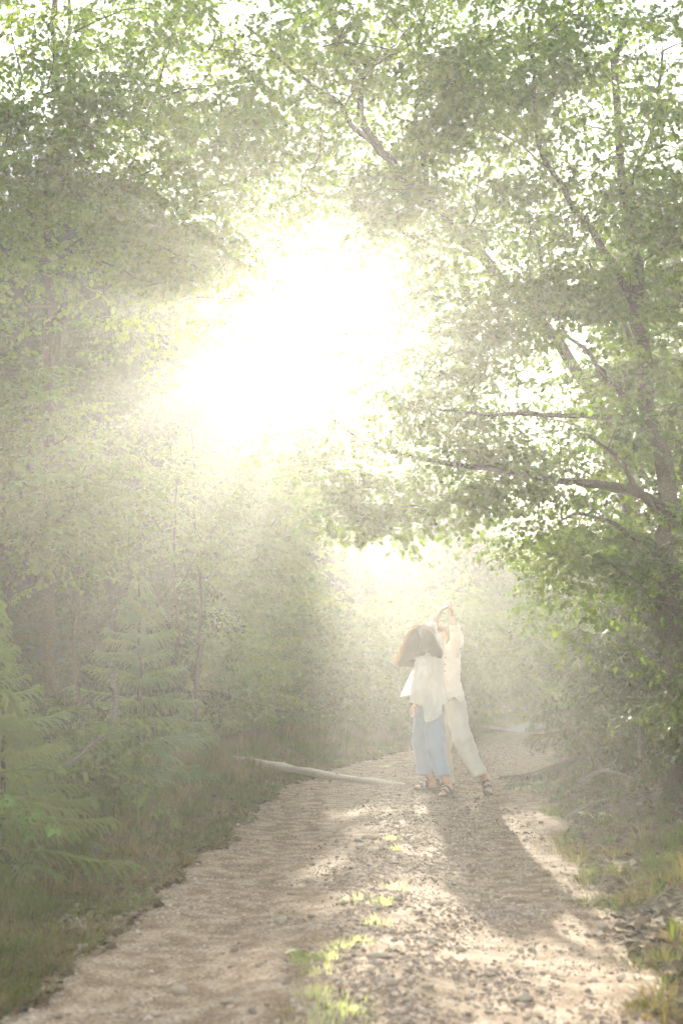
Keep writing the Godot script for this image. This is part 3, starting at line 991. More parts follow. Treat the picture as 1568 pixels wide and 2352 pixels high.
func make_materials() -> void:
	var m := StandardMaterial3D.new()
	m.vertex_color_use_as_albedo = true
	m.roughness = 0.5
	m.metallic_specular = 0.28
	m.backlight_enabled = true
	m.backlight = Color(0.92, 1.0, 0.25).linear_to_srgb()
	M.leaf = m
	m = StandardMaterial3D.new()
	m.vertex_color_use_as_albedo = true
	m.roughness = 0.75
	m.metallic_specular = 0.3
	m.backlight_enabled = true
	m.backlight = Color(0.35, 0.4, 0.2).linear_to_srgb()
	M.needle = m
	m = StandardMaterial3D.new()
	m.vertex_color_use_as_albedo = true
	m.roughness = 0.8
	m.metallic_specular = 0.2
	m.backlight_enabled = true
	m.backlight = Color(0.8, 0.85, 0.35).linear_to_srgb()
	M.grass = m
	m = StandardMaterial3D.new()
	m.vertex_color_use_as_albedo = true
	m.roughness = 1.0
	m.metallic_specular = 0.1
	M.litter = m
	m = StandardMaterial3D.new()
	m.vertex_color_use_as_albedo = true
	m.albedo_texture = noise_tex(256, 0.03, 5, [[0.0, Color(0.6, 0.58, 0.55)], [1.0, Color(1, 1, 1)]], 33)
	m.uv1_triplanar = true
	m.uv1_scale = Vector3.ONE * 1.5
	m.roughness = 1.0
	m.metallic_specular = 0.08
	M.stone = m
	M.big_stone = m.duplicate()
	M.big_stone.vertex_color_use_as_albedo = false
	M.big_stone.albedo_color = Color(0.34, 0.27, 0.20).linear_to_srgb()
	M.dirt = earthy([[0.0, Color(0.14, 0.088, 0.052)], [0.45, Color(0.245, 0.168, 0.104)], [0.6, Color(0.305, 0.222, 0.146)], [1.0, Color(0.42, 0.33, 0.24)]], 0.02, 0.45, 0.95, 0.25, 4)
	(M.dirt as StandardMaterial3D).detail_enabled = true
	(M.dirt as StandardMaterial3D).detail_blend_mode = BaseMaterial3D.BLEND_MODE_MUL
	(M.dirt as StandardMaterial3D).detail_albedo = noise_tex(1024, 0.07, 4, [[0.0, Color(0.30, 0.27, 0.24)], [0.42, Color(0.72, 0.69, 0.66)], [0.7, Color(1, 1, 1)], [1.0, Color(1, 1, 1)]], 12)
	M.soil = earthy([[0.0, Color(0.06, 0.045, 0.028)], [0.5, Color(0.115, 0.088, 0.055)], [0.75, Color(0.15, 0.125, 0.075)], [1.0, Color(0.20, 0.16, 0.11)]], 0.03, 0.6, 0.95, 5.0, 9)
	M.bark = earthy([[0.0, Color(0.030, 0.024, 0.012)], [0.5, Color(0.075, 0.062, 0.034)], [1.0, Color(0.14, 0.125, 0.08)]], 0.035, 2.6, 0.9, 1.5, 21)
	M.pale_bark = earthy([[0.0, Color(0.07, 0.052, 0.035)], [0.5, Color(0.14, 0.11, 0.08)], [1.0, Color(0.24, 0.20, 0.155)]], 0.035, 2.2, 0.85, 1.0, 23)
	M.dead_wood = earthy([[0.0, Color(0.24, 0.18, 0.12)], [0.5, Color(0.48, 0.40, 0.30)], [1.0, Color(0.64, 0.56, 0.44)]], 0.03, 3.0, 0.95, 0.8, 25)
	(M.dead_wood as StandardMaterial3D).metallic_specular = 0.2
	(M.bark as StandardMaterial3D).metallic_specular = 0.2
	(M.pale_bark as StandardMaterial3D).metallic_specular = 0.2
	m = StandardMaterial3D.new()
	m.albedo_color = Color(0.03, 0.03, 0.028).linear_to_srgb()
	m.roughness = 0.3
	m.normal_enabled = true
	m.normal_texture = noise_tex(256, 0.02, 3, [], 3, 2.0)
	m.normal_scale = 0.6
	m.uv1_triplanar = true
	M.water = m

# ------------------------------------------------------------------ the ground
func lines(near_from: float, near_to: float, step: float, far: float) -> PackedFloat32Array:
	var out := PackedFloat32Array()
	var v := near_from
	var back := []
	var s := step
	while v > -far:
		s *= 1.35
		v -= s
		back.push_front(v)
	for b in back: out.append(b)
	v = near_from
	while v < near_to:
		out.append(v)
		v += step
	s = step
	while v < far:
		out.append(v)
		s *= 1.35
		v += s
	return out

func build_ground() -> void:
	var xs := lines(-7.0, 9.0, 0.14, 130.0)
	var ds := lines(-3.0, 36.0, 0.16, 130.0)
	var s := Soup.new()
	for d in ds:
		for x in xs:
			var e := edges(d)
			var inside := smoothstep(0.0, 0.35, minf(x - e.x, e.y - x)) if absf(d) < 44 else 0.0
			s.v.append(Vector3(x, height(x, d) - 0.05 * inside + (0.0 if absf(d) < 44 else 0.3), -d))
	for j in ds.size() - 1:
		for i in xs.size() - 1:
			var a := j * xs.size() + i
			s.quad(a, a + xs.size(), a + xs.size() + 1, a + 1)
	tag(obj("ground", s.mesh(), M.soil), "brown forest floor of soil on both sides of the track", "ground", "", "structure")
	s = Soup.new()
	var across := 44
	var rows := 0
	var d := -9.0
	while d < 42.0:
		var e := edges(d)
		for i in across + 1:
			var t := float(i) / across
			var x := lerpf(e.x - 0.25, e.y + 0.25, t)
			var rim := smoothstep(0.0, 0.10, t) * smoothstep(1.0, 0.90, t)
			var h := height(clampf(x, e.x + 0.01, e.y - 0.01), d)
			h += (rim - 1.0) * 0.045 + 0.012 + 0.006 * bumps.get_noise_2d(x * 75 + 70, d * 50) * rim
			s.v.append(Vector3(x, h, -d))
			s.uv.append(Vector2(x, d) * 1.1)
		rows += 1
		d += 0.08 if d > 2 and d < 20 else 0.16
	for j in rows - 1:
		for i in across:
			var a := j * (across + 1) + i
			s.quad(a, a + across + 1, a + across + 2, a + 1)
	tag(obj("path", s.mesh(), M.dirt), "pale sandy gravel track winding into the wood", "path", "", "structure")
	# wet strip that shines where the track bends
	s = Soup.new()
	var c := curve([Vector3(2.75, 0, -28.3), Vector3(3.3, 0, -28.0), Vector3(3.9, 0, -29.2), Vector3(4.6, 0, -30.4), Vector3(5.6, 0, -31.0)], 24)
	for i in c.size():
		var w := 0.85 * sin(PI * clampf(float(i) / (c.size() - 1), 0.04, 0.96)) + 0.05 * bumps.get_noise_1d(i * 90.0)
		for k in 5:
			var q := c[i] + Vector3(0, 0, (k - 2) * 0.5 * w)
			s.v.append(on_ground(q.x, -q.z, 0.045))
	for i in c.size() - 1:
		for k in 4:
			var a := i * 5 + k
			s.quad(a, a + 1, a + 6, a + 5)
	tag(obj("puddle", s.mesh(), M.water), "thin shining puddle where the track bends behind the couple", "puddle", "", "structure")

func build_gravel() -> void:
	var shapes := [make_stone(3, 0.65), make_stone(8, 0.8), make_stone(15, 0.55)]
	for k in 3:
		var w := []
		var t := []
		for i in 56000:
			var d := 3.5 + 20.0 * pow(rng.randf(), 1.6)
			var e := edges(d)
			var u := rng.randf()
			var x := lerpf(e.x - 0.25, e.y + 0.15, u)
			var fine := i % 2 == 0
			var stony := exp(-pow((u - 0.62) / 0.19, 2)) + 0.6 * exp(-pow((u - 0.07) / 0.12, 2)) + 0.05
			stony *= 0.55 + 1.0 * bumps.get_noise_2d(x * 60 + 300, d * 60)
			if fine: stony = 0.55 + 0.4 * stony
			if rng.randf() > stony: continue
			var size := rf(0.005, 0.012) if fine else rf(0.008, 0.020) + 0.03 * pow(rng.randf(), 6.0)
			var b := Basis(Vector3(rf(-0.4, 0.4), 1, rf(-0.4, 0.4)).normalized(), rf(0, TAU)).scaled_local(Vector3(size * rf(0.8, 1.5), size * rf(0.7, 1.1), size * rf(0.8, 1.3)))
			w.append(Transform3D(b, on_ground(x, d, 0.012 + size * rf(-0.1, 0.15))))
			var g := rf(0.15, 0.42)
			t.append(Color(g * 1.16, g * 0.90, g * 0.68))
		tag(scatter("gravel", shapes[k], M.stone, w, t), "loose gravel strewn over the track", "gravel", "gravel on the track")
	# the larger stones, one by one
	for i in 70:
		var d := 4.6 + 11.0 * pow(rng.randf(), 1.6)
		var e := edges(d)
		var u := clampf(rng.randfn(0.58, 0.2), 0.03, 0.97) if i % 4 else rf(0.0, 0.25)
		var x := lerpf(e.x, e.y, u)
		var size := rf(0.035, 0.075)
		var o := obj("stone", shapes[i % 3], M.big_stone)
		o.transform = Transform3D(Basis(Vector3(rf(-0.2, 0.2), 1, rf(-0.2, 0.2)).normalized(), rf(0, TAU)).scaled(Vector3(size * rf(0.9, 1.5), size * rf(0.7, 1.0), size)), on_ground(x, d, 0.014 + size * 0.1))
		tag(o, "pale stone lying loose among the gravel of the track", "stone", "loose stones on the track")

func build_grass() -> void:
	var tufts := [make_tuft(26, 0.09, 0.20, 0.006), make_tuft(22, 0.07, 0.30, 0.006), make_tuft(30, 0.10, 0.13, 0.006)]
	for k in 3:
		var w := []
		var t := []
		for i in 5200:
			var left := rng.randf() < 0.6
			var d := 4.5 + 26.0 * pow(rng.randf(), 1.5)
			var e := edges(d)
			var off := pow(rng.randf(), 1.4) * (3.2 if left else 2.2) - 0.12
			var x := e.x - off if left else e.y + off
			var thick := 0.62 + 0.8 * bumps.get_noise_2d(x * 50 + 40, d * 50)
			if not left: thick = 0.22 + 0.9 * bumps.get_noise_2d(x * 50 + 40, d * 50) - 0.25 * smoothstep(0.5, 1.2, off)
			if rng.randf() > thick: continue
			var tall := rf(0.6, 1.0) * (0.45 + 0.85 * smoothstep(0.0, 1.0, off))
			w.append(Transform3D(Basis(Vector3.UP, rf(0, TAU)).scaled(Vector3(1.1, tall, 1.1)), on_ground(x, d, 0.0)))
			var dry := 0.5 + 0.9 * bumps.get_noise_2d(x * 40 + 700, d * 40)
			t.append(leaf_tint(Color(0.085, 0.110, 0.018) if rng.randf() > dry * 0.8 else Color(0.17, 0.125, 0.055), 0.35))
		tag(scatter("grass", tufts[k], M.grass, w, t), "tangled green and straw-coloured grass along the edges of the track", "grass", "grass along the track")
	# the tufts down the middle of the track
	var spots := [[742, 2300, 1.2], [765, 2318, 1.0], [800, 2306, 1.1], [722, 2285, 0.9], [735, 2235, 0.9], [778, 2178, 0.8], [820, 2172, 0.9], [700, 2208, 0.7], [830, 2075, 1.3], [880, 2080, 0.7], [905, 2040, 0.8], [862, 2125, 0.9], [898, 1928, 0.7], [905, 1950, 0.5], [790, 2330, 1.3], [715, 2330, 1.2], [760, 2205, 0.6], [880, 1755, 0.8]]
	spots.sort_custom(func(a, b): return a[1] > b[1])
	const NTH := ["nearest", "second", "third", "fourth", "fifth", "sixth", "seventh", "eighth", "ninth", "tenth", "eleventh", "twelfth", "thirteenth", "fourteenth", "fifteenth", "sixteenth", "seventeenth", "farthest"]
	var nth := 0
	for sp in spots:
		var d: float = 1.5 * F / (sp[1] - 1501.0)
		var x: float = (sp[0] - 784.0) / F * d
		var o := obj("grass_tuft", make_tuft(60, 0.11 * sp[2], 0.055, 0.004), M.grass_tuft)
		o.position = on_ground(x, d, 0.01)
		var way: String = ", counting from the front" if nth > 0 and nth < 17 else ""
		tag(o, "%s small grass tuft in the middle of the track%s" % [NTH[nth], way], "grass tuft", "tufts in the middle of the track")
		nth += 1

func build_litter() -> void:
	var s := Soup.new()
	leaf(s, Vector3(-0.03, 0, 0), Vector3(1, 0.1, 0).normalized(), Vector3(0, 1, 0.2).normalized(), 0.06, 0.045)
	var mesh := s.mesh()
	var w := []
	var t := []
	for i in 13000:
		var d := 4.5 + 18.0 * pow(rng.randf(), 1.4)
		var e := edges(d)
		var right := rng.randf() < 0.7
		var off := pow(rng.randf(), 1.2) * 2.6 - 0.05
		if not right: off = pow(rng.randf(), 1.5) * 1.6 - 0.2
		var x := e.y + off if right else e.x - off
		var b := Basis(Vector3.UP, rf(0, TAU)) * Basis(Vector3(1, 0, 0), rf(-0.6, 0.6)) * Basis(Vector3(0, 0, 1), rf(-0.5, 0.5))
		w.append(Transform3D(b.scaled(Vector3.ONE * rf(0.6, 1.3)), on_ground(x, d, 0.02)))
		var g := rf(0.5, 1.4)
		t.append(Color(0.095 * g, 0.060 * g, 0.036 * g) if rng.randf() < 0.85 else Color(0.14 * g, 0.11 * g, 0.075 * g))
	tag(scatter("leaf_litter", mesh, M.litter, w, t), "dry brown leaves littering the banks", "leaf litter")

func build_dead_wood() -> void:
	var s := Soup.new()
	var a := Vector3(-1.47, 0.16, -18.4)
	var b := Vector3(0.70, 0.04, -16.2)
	var p := wander(curve([a, a.lerp(b, 0.3) + Vector3(0, 0.0, 0.02), a.lerp(b, 0.7) - Vector3(0, 0.02, 0), b], 16), 0.02)
	tube(s, p, taper(0.066, 0.022, p.size()), 10, 0.7)
	for k in [3, 6, 10, 13]:
		tube(s, PackedVector3Array([p[k], p[k] + Vector3(rf(-0.04, 0.04), 0.07, rf(-0.05, 0.05))]), PackedFloat32Array([0.016, 0.009]), 5)
	tag(obj("fallen_pole", s.mesh(), M.dead_wood), "bleached bare pole lying across the left half of the track", "fallen log")
	s = Soup.new()
	p = wander(curve([at(215, 1835, 12.6), at(235, 1770, 12.5), at(256, 1722, 12.45), at(262, 1650, 12.4), at(266, 1608, 12.4), at(258, 1562, 12.4)], 22), 0.02)
	tube(s, p, taper(0.036, 0.022, p.size()), 8, 0.5)
	for k in 4:
		var q := p[p.size() - 1]
		tube(s, PackedVector3Array([q, q + Vector3(rf(-0.05, 0.05), rf(0.03, 0.07), 0), q + Vector3(rf(-0.08, 0.08), rf(0.05, 0.1), 0.01)]), PackedFloat32Array([0.009, 0.006, 0.003]), 4)
	for k in [7, 13, 18]:
		tube(s, PackedVector3Array([p[k], p[k] + Vector3(rf(-0.1, 0.1), 0.06, 0.03), p[k] + Vector3(rf(-0.16, 0.16), 0.1, 0.03)]), PackedFloat32Array([0.008, 0.006, 0.003]), 4)
	tag(obj("dead_sapling", s.mesh(), M.pale_bark), "crooked bare dead sapling standing in front of the small spruce", "dead sapling")
	var thin := [[[at(160, 1800, 11.6), at(176, 1730, 11.6), at(186, 1675, 11.6), at(190, 1640, 11.6)], 0.009, "thin bare stick standing upright left of the crooked dead sapling"],
		[[at(140, 1780, 11.2), at(146, 1740, 11.2), at(148, 1712, 11.2)], 0.008, "short bare stick standing upright by the far left spruce"],
		[[at(60, 1822, 10.2), at(140, 1770, 10.3), at(190, 1728, 10.4), at(240, 1690, 10.6)], 0.014, "long dead twig leaning over the grass beneath the far left spruce"],
		[[at(1275, 1632, 15.2), at(1330, 1695, 14.9), at(1390, 1775, 14.4)], 0.040, "dead pole slanting down through the dark spruce at right"],
		[[at(1330, 1800, 13.3), at(1380, 1770, 13.0), at(1450, 1785, 12.6), at(1500, 1800, 12.3)], 0.022, "arched bare root on the litter bank at right"],
		[[at(1462, 1660, 13.5), at(1470, 1720, 13.4), at(1468, 1800, 13.2)], 0.020, "broken upright stem on the litter bank at right"],
		[[at(1300, 1880, 11.6), at(1350, 1850, 11.5), at(1400, 1835, 11.4)], 0.012, "short dead twig at the foot of the litter bank"],
		[[at(1465, 1370, 12.0), at(1510, 1380, 12.0), at(1560, 1392, 12.0)], 0.010, "pale broken twig sticking out of the right edge foliage"],
		[[at(1340, 1145, 12.2), at(1375, 1180, 12.2), at(1420, 1225, 12.1)], 0.011, "peeled pale branch stub hanging in the right tree"]]
	for e in thin:
		s = Soup.new()
		p = wander(curve(e[0], 12), 0.03)
		tube(s, p, taper(e[1], e[1] * 0.45, p.size()), 6, 0.3)
		tag(obj("dead_branch", s.mesh(), M.pale_bark), e[2], "dead branch")

# broad low leaves at the edge of the track
func build_herbs() -> void:
	var spots := [[1240, 1812, 0.30, 9, "dark broad-leaved plant at the right edge of the track near the couple"], [1395, 1790, 0.30, 6, "round-leaved weed on top of the litter bank"], [1370, 1880, 0.22, 5, "round-leaved weed low on the litter bank"], [285, 1800, 0.35, 9, "leafy weed in the grass beside the crooked dead sapling"], [120, 1650, 0.4, 8, "pale leafy weed between the two small spruces"], [35, 1740, 0.4, 8, "leafy weed in front of the far left spruce"], [705, 2200, 0.12, 6, "small dark rosette weed in the middle of the track"]]
	for sp in spots:
		var d: float = 1.5 * F / maxf(sp[1] - 1501.0, 300.0)
		var q := at(sp[0], sp[1], d)
		var base := on_ground(q.x, d)
		var o := thing("weed", sp[4], "weed", base)
		for i in int(sp[3]):
			var a: float = TAU * i / int(sp[3]) + rf(-0.4, 0.4)
			var s := Soup.new()
			var l: float = sp[2] * rf(0.5, 0.8)
			var dir := Vector3(cos(a), rf(0.3, 1.1), sin(a)).normalized()
			var stem := PackedVector3Array([Vector3.ZERO, dir * l * 0.5, dir * l * 0.8])
			tube(s, stem, PackedFloat32Array([0.004, 0.003, 0.002]), 4)
			leaf(s, dir * l * 0.8, Vector3(cos(a), rf(-0.5, 0.1), sin(a)).normalized(), Vector3(rf(-0.4, 0.4), 1, rf(-0.4, 0.4)).normalized(), l * 0.75, l * 0.6)
			obj("leaf", s.mesh(), M.weed, o)

# ------------------------------------------------------------------ the wood
func build_trees() -> void:
	twigs.round = []
	twigs.long = []
	twigs.far = []
	for k in 3:
		twigs.round.append(make_spray(34, 0.075, 0.062, 1.0, 0.5))
		twigs.long.append(make_spray(36, 0.085, 0.045, 1.0, 1.0))
		twigs.far.append(make_spray(40, 0.10, 0.075, 1.1, 0.6))
	twigs.frond = [make_frond(24, 0.024), make_frond(20, 0.026)]
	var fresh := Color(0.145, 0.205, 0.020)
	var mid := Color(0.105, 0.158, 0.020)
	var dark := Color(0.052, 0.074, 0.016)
	var g := on_ground(2.95, 12.6)
	# right: the tree whose long limbs reach over the track
	tree("alder_tree", "stout brown tree at the right edge whose long bare-looking limb reaches left over the couple", "tree", "", M.bark,
		[[g, at(1540, 1500, 12.5), at(1532, 1300, 12.4), at(1522, 1100, 12.3), at(1492, 900, 12.2), at(1455, 700, 12.2), at(1430, 420, 12.2), at(1415, 100, 12.3)], 0.125, 0.03],
		[[[at(1526, 1165, 12.3), at(1440, 1120, 12.2), at(1280, 1105, 12.2), at(1130, 1072, 12.4), at(1000, 1055, 12.6), at(880, 1025, 12.9), at(745, 952, 13.2)], 0.046, 0.010],
		[[at(1505, 965, 12.2), at(1380, 958, 12.1), at(1200, 948, 12.2), at(1060, 942, 12.4), at(930, 930, 12.6)], 0.034, 0.010],
		[[at(1510, 1040, 12.3), at(1440, 930, 12.4), at(1370, 850, 12.6), at(1310, 780, 12.9), at(1270, 700, 13.1)], 0.042, 0.012],
		[[at(1490, 900, 12.2), at(1450, 820, 12.6), at(1430, 740, 13.0), at(1350, 600, 13.2)], 0.035, 0.012],
		[[at(1530, 1220, 12.4), at(1450, 1090, 12.0), at(1390, 1030, 11.8), at(1340, 1000, 11.6)], 0.040, 0.012],
		[[at(1455, 700, 12.2), at(1380, 560, 11.8), at(1290, 430, 11.5), at(1230, 250, 11.3), at(1215, 60, 11.2)], 0.040, 0.012],
		[[at(1435, 470, 12.2), at(1500, 300, 11.8), at(1520, 120, 11.6)], 0.030, 0.010],
		[[at(1532, 1320, 12.4), at(1420, 1210, 12.8), at(1330, 1180, 13.2), at(1260, 1210, 13.6)], 0.030, 0.010]],
		[[at(1440, 260, 11.8), Vector3(1.3, 1.4, 1.4), 462], [at(1210, 330, 11.5), Vector3(1.0, 1.2, 1.3), 318], [at(1450, 640, 12.4), Vector3(0.9, 0.9, 1.2), 254], [at(1280, 760, 12.8), Vector3(0.9, 0.7, 1.0), 165],
		[at(1430, 940, 12.4), Vector3(0.75, 0.7, 1.0), 185], [at(1200, 900, 12.4), Vector3(0.9, 0.35, 0.7), 87], [at(1150, 1010, 12.4), Vector3(0.9, 0.35, 0.7), 67], [at(890, 1165, 12.8), Vector3(0.5, 0.12, 0.4), 57], [at(930, 1080, 12.7), Vector3(0.75, 0.35, 0.6), 105], [at(800, 1040, 13.0), Vector3(0.4, 0.3, 0.5), 50], [at(1060, 1130, 12.5), Vector3(0.5, 0.3, 0.5), 75], [at(770, 1080, 13.1), Vector3(0.35, 0.4, 0.4), 72], [at(1010, 1000, 12.6), Vector3(0.6, 0.4, 0.5), 87], [at(1040, 850, 12.8), Vector3(0.7, 0.45, 0.6), 82], [at(1080, 720, 12.9), Vector3(0.7, 0.5, 0.7), 106], [at(980, 930, 12.6), Vector3(0.5, 0.3, 0.5), 58], [at(1340, 1160, 13.0), Vector3(0.7, 0.5, 0.9), 154],
		[at(1480, 1300, 12.2), Vector3(0.6, 0.6, 0.8), 131], [at(1270, 1290, 13.6), Vector3(0.6, 0.5, 0.8), 131]], "round", 0.62, mid, 0.36, 0.7)
	# right: a leaning tree that crosses the top of the picture
	g = on_ground(3.7, 15.5)
	tree("leaning_tree", "slender tree leaning up and left across the bright sky from behind the right bank", "tree", "", M.bark,
		[[g, at(1490, 1350, 15.2), at(1400, 1000, 14.6), at(1250, 740, 13.8), at(1100, 590, 13.0), at(1000, 480, 12.4), at(905, 385, 11.9), at(855, 310, 11.6), at(815, 180, 11.4), at(780, 60, 11.2), at(760, -60, 11.0)], 0.085, 0.016],
		[[[at(1000, 480, 12.4), at(960, 330, 12.0), at(960, 150, 11.8), at(975, 0, 11.7)], 0.030, 0.010], [[at(870, 330, 11.7), at(760, 240, 11.3), at(660, 150, 11.0), at(560, 50, 10.7)], 0.028, 0.009],
		[[at(1100, 590, 13.0), at(980, 560, 12.6), at(840, 480, 12.2), at(700, 430, 11.8)], 0.026, 0.009], [[at(1250, 740, 13.8), at(1230, 560, 13.6), at(1180, 380, 13.4)], 0.030, 0.010]],
		[[at(790, 150, 11.0), Vector3(0.9, 0.9, 1.2), 193], [at(1000, 120, 11.6), Vector3(0.9, 0.9, 1.2), 213], [at(620, 90, 10.6), Vector3(0.8, 0.6, 1.0), 154], [at(920, 380, 12.0), Vector3(0.8, 0.6, 0.9), 120], [at(740, 430, 12.0), Vector3(0.8, 0.45, 0.9), 179], [at(900, 560, 12.6), Vector3(0.7, 0.4, 0.8), 201], [at(1120, 520, 13.0), Vector3(1.0, 0.8, 1.0), 213], [at(1200, 180, 13.0), Vector3(1.0, 1.0, 1.0), 213]], "round", 0.62, fresh, 0.36, 0.8)
	# left: the tall tree with two thin upright stems
	g = on_ground(-2.75, 13.3)
	tree("birch_tree", "tall tree at upper left with two thin upright stems side by side", "tree", "", M.bark,
		[[g, at(128, 1300, 13.2), at(118, 900, 13.2), at(120, 600, 13.1), at(132, 340, 13.0), at(136, 150, 13.0), at(125, -80, 13.0)], 0.065, 0.022],
		[[[at(122, 900, 13.2), at(150, 620, 13.3), at(158, 380, 13.3), at(156, 180, 13.3), at(160, 0, 13.2)], 0.036, 0.016], [[at(132, 340, 13.0), at(210, 300, 12.7), at(300, 250, 12.4), at(420, 205, 12.0)], 0.024, 0.008], [[at(150, 620, 13.3), at(240, 480, 12.8), at(330, 300, 12.4), at(400, 100, 12.0)], 0.026, 0.008],
		[[at(120, 560, 13.1), at(60, 480, 12.6), at(10, 380, 12.2)], 0.024, 0.008], [[at(120, 700, 13.1), at(60, 690, 12.4), at(30, 620, 12.0), at(-20, 560, 11.6)], 0.030, 0.010], [[at(135, 180, 13.0), at(200, 60, 12.7), at(260, -60, 12.5)], 0.02, 0.008]],
		[[at(90, 200, 12.6), Vector3(0.9, 1.0, 1.2), 219], [at(330, 130, 12.3), Vector3(0.95, 0.9, 1.3), 286], [at(300, 420, 12.6), Vector3(0.9, 0.8, 1.2), 219], [at(500, 250, 12.0), Vector3(0.8, 0.8, 1.1), 181], [at(60, 520, 12.6), Vector3(0.8, 0.8, 1.2), 181], [at(480, 480, 12.4), Vector3(0.7, 0.5, 0.9), 233], [at(430, 640, 12.8), Vector3(0.6, 0.5, 0.8), 212], [at(40, 350, 12.6), Vector3(0.5, 0.6, 0.9), 148]], "round", 0.62, fresh, 0.36, 0.8)
	# left: foliage that hangs before the lower stems of the two-stemmed tree
	g = on_ground(-3.3, 12.3)
	tree("hazel_tree", "slim leafy tree at the left edge that half hides the two-stemmed tree", "tree", "", M.bark, [[g, at(30, 1300, 12.2), at(60, 1050, 12.1), at(70, 900, 12.0)], 0.035, 0.012], [[[at(20, 1350, 12.2), at(100, 1220, 11.9), at(170, 1150, 11.8)], 0.015, 0.006], [[at(40, 1200, 12.2), at(-40, 1080, 11.8)], 0.015, 0.006]],
		[[at(60, 1080, 12.1), Vector3(0.65, 0.85, 0.7), 286], [at(150, 1220, 11.8), Vector3(0.4, 0.3, 0.4), 67]], "round", 0.62, mid, 0.3, 0.9)
	# the wood on the left of the track, tree by tree
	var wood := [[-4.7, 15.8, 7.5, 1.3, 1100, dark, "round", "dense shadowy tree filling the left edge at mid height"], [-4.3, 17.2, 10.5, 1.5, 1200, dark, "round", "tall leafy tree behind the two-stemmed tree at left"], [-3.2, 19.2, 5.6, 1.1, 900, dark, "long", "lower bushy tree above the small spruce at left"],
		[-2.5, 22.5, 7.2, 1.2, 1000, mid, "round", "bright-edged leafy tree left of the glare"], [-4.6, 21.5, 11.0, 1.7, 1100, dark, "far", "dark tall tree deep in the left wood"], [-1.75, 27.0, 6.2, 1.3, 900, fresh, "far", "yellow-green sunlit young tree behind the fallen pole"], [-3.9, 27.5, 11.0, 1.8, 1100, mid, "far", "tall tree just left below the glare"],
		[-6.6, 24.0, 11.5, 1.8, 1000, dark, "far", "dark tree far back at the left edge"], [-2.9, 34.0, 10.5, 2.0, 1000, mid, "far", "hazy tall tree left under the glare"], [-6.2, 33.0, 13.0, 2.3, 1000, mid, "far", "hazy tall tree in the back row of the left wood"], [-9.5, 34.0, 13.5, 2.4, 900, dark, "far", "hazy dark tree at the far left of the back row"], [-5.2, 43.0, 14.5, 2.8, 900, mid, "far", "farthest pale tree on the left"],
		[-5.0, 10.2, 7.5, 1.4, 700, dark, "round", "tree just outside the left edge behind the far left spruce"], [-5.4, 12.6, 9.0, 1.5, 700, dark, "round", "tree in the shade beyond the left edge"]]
	for t in wood:
		var b := on_ground(t[0], t[1])
		var h: float = minf(t[2], 1.4 + 0.31 * float(t[1])) if t[1] < 50.0 else t[2]
		var r: float = t[3]
		var lean := Vector3(rf(-0.3, 0.5), 0, rf(-0.3, 0.3))
		var limbs := []
		for i in 5:
			var y := h * rf(0.2, 0.7)
			var a := rf(0, TAU)
			limbs.append([[b + Vector3(0, y, 0) + lean * y / h, b + Vector3(cos(a) * r * 0.5, y + 0.35, sin(a) * r * 0.5) + lean * y / h, b + Vector3(cos(a) * r * 0.95, y + rf(0.4, 1.0), sin(a) * r * 0.95)], 0.03, 0.008])
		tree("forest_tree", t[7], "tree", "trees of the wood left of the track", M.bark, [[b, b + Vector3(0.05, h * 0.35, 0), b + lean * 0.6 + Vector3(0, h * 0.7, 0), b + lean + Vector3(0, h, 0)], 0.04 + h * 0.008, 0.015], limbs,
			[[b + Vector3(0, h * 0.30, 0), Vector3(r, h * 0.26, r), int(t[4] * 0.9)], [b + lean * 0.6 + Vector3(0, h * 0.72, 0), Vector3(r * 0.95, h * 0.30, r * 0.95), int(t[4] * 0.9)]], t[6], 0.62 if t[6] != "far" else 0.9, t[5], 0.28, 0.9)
	# the far side, where the track bends away
	var back := [[0.2, 33.0, 5.2, 1.6, 700, dark, "dark bushy tree right behind the couple"], [1.5, 38.0, 7.5, 1.4, 650, dark, "dark narrow tree standing above the couple in the haze"], [-0.9, 44.0, 8.2, 2.2, 700, mid, "broad hazy tree beneath the sun glare"], [3.4, 46.0, 8.6, 2.0, 650, mid, "hazy tree right of the dark narrow one"],
		[2.2, 56.0, 12.0, 2.6, 700, mid, "tall pale tree far off under the right rim of the glare"], [-2.8, 56.0, 14.0, 2.8, 700, mid, "tall pale tree far off under the left rim of the glare"], [6.6, 40.0, 5.0, 2.0, 600, fresh, "low sunlit yellow-green tree where the track disappears"]]
	for t in [[-1.6, 41.0, 5.4, 1.5, "soft tree of the middle distance left of the couple's heads"], [1.0, 42.0, 5.6, 1.5, "soft tree of the middle distance above the couple"], [3.4, 40.0, 5.2, 1.4, "soft tree of the middle distance right of the raised hands"]]: back.append([t[0], t[1], t[2], t[3], 1000, mid, t[4]])
	var far_row := [[-7.0, 72.0, 14.0, 2.6, "far treetop left of the glare"], [-2.5, 78.0, 13.0, 2.6, "far treetop under the left half of the glare"], [1.6, 74.0, 12.6, 2.4, "far treetop straight above the couple"], [5.2, 76.0, 13.2, 2.6, "far treetop right of the couple"], [9.6, 72.0, 11.0, 2.6, "far treetop above the bend of the track"]]
	for t in far_row: back.append([t[0], t[1], t[2], t[3], 900, mid, t[4]])
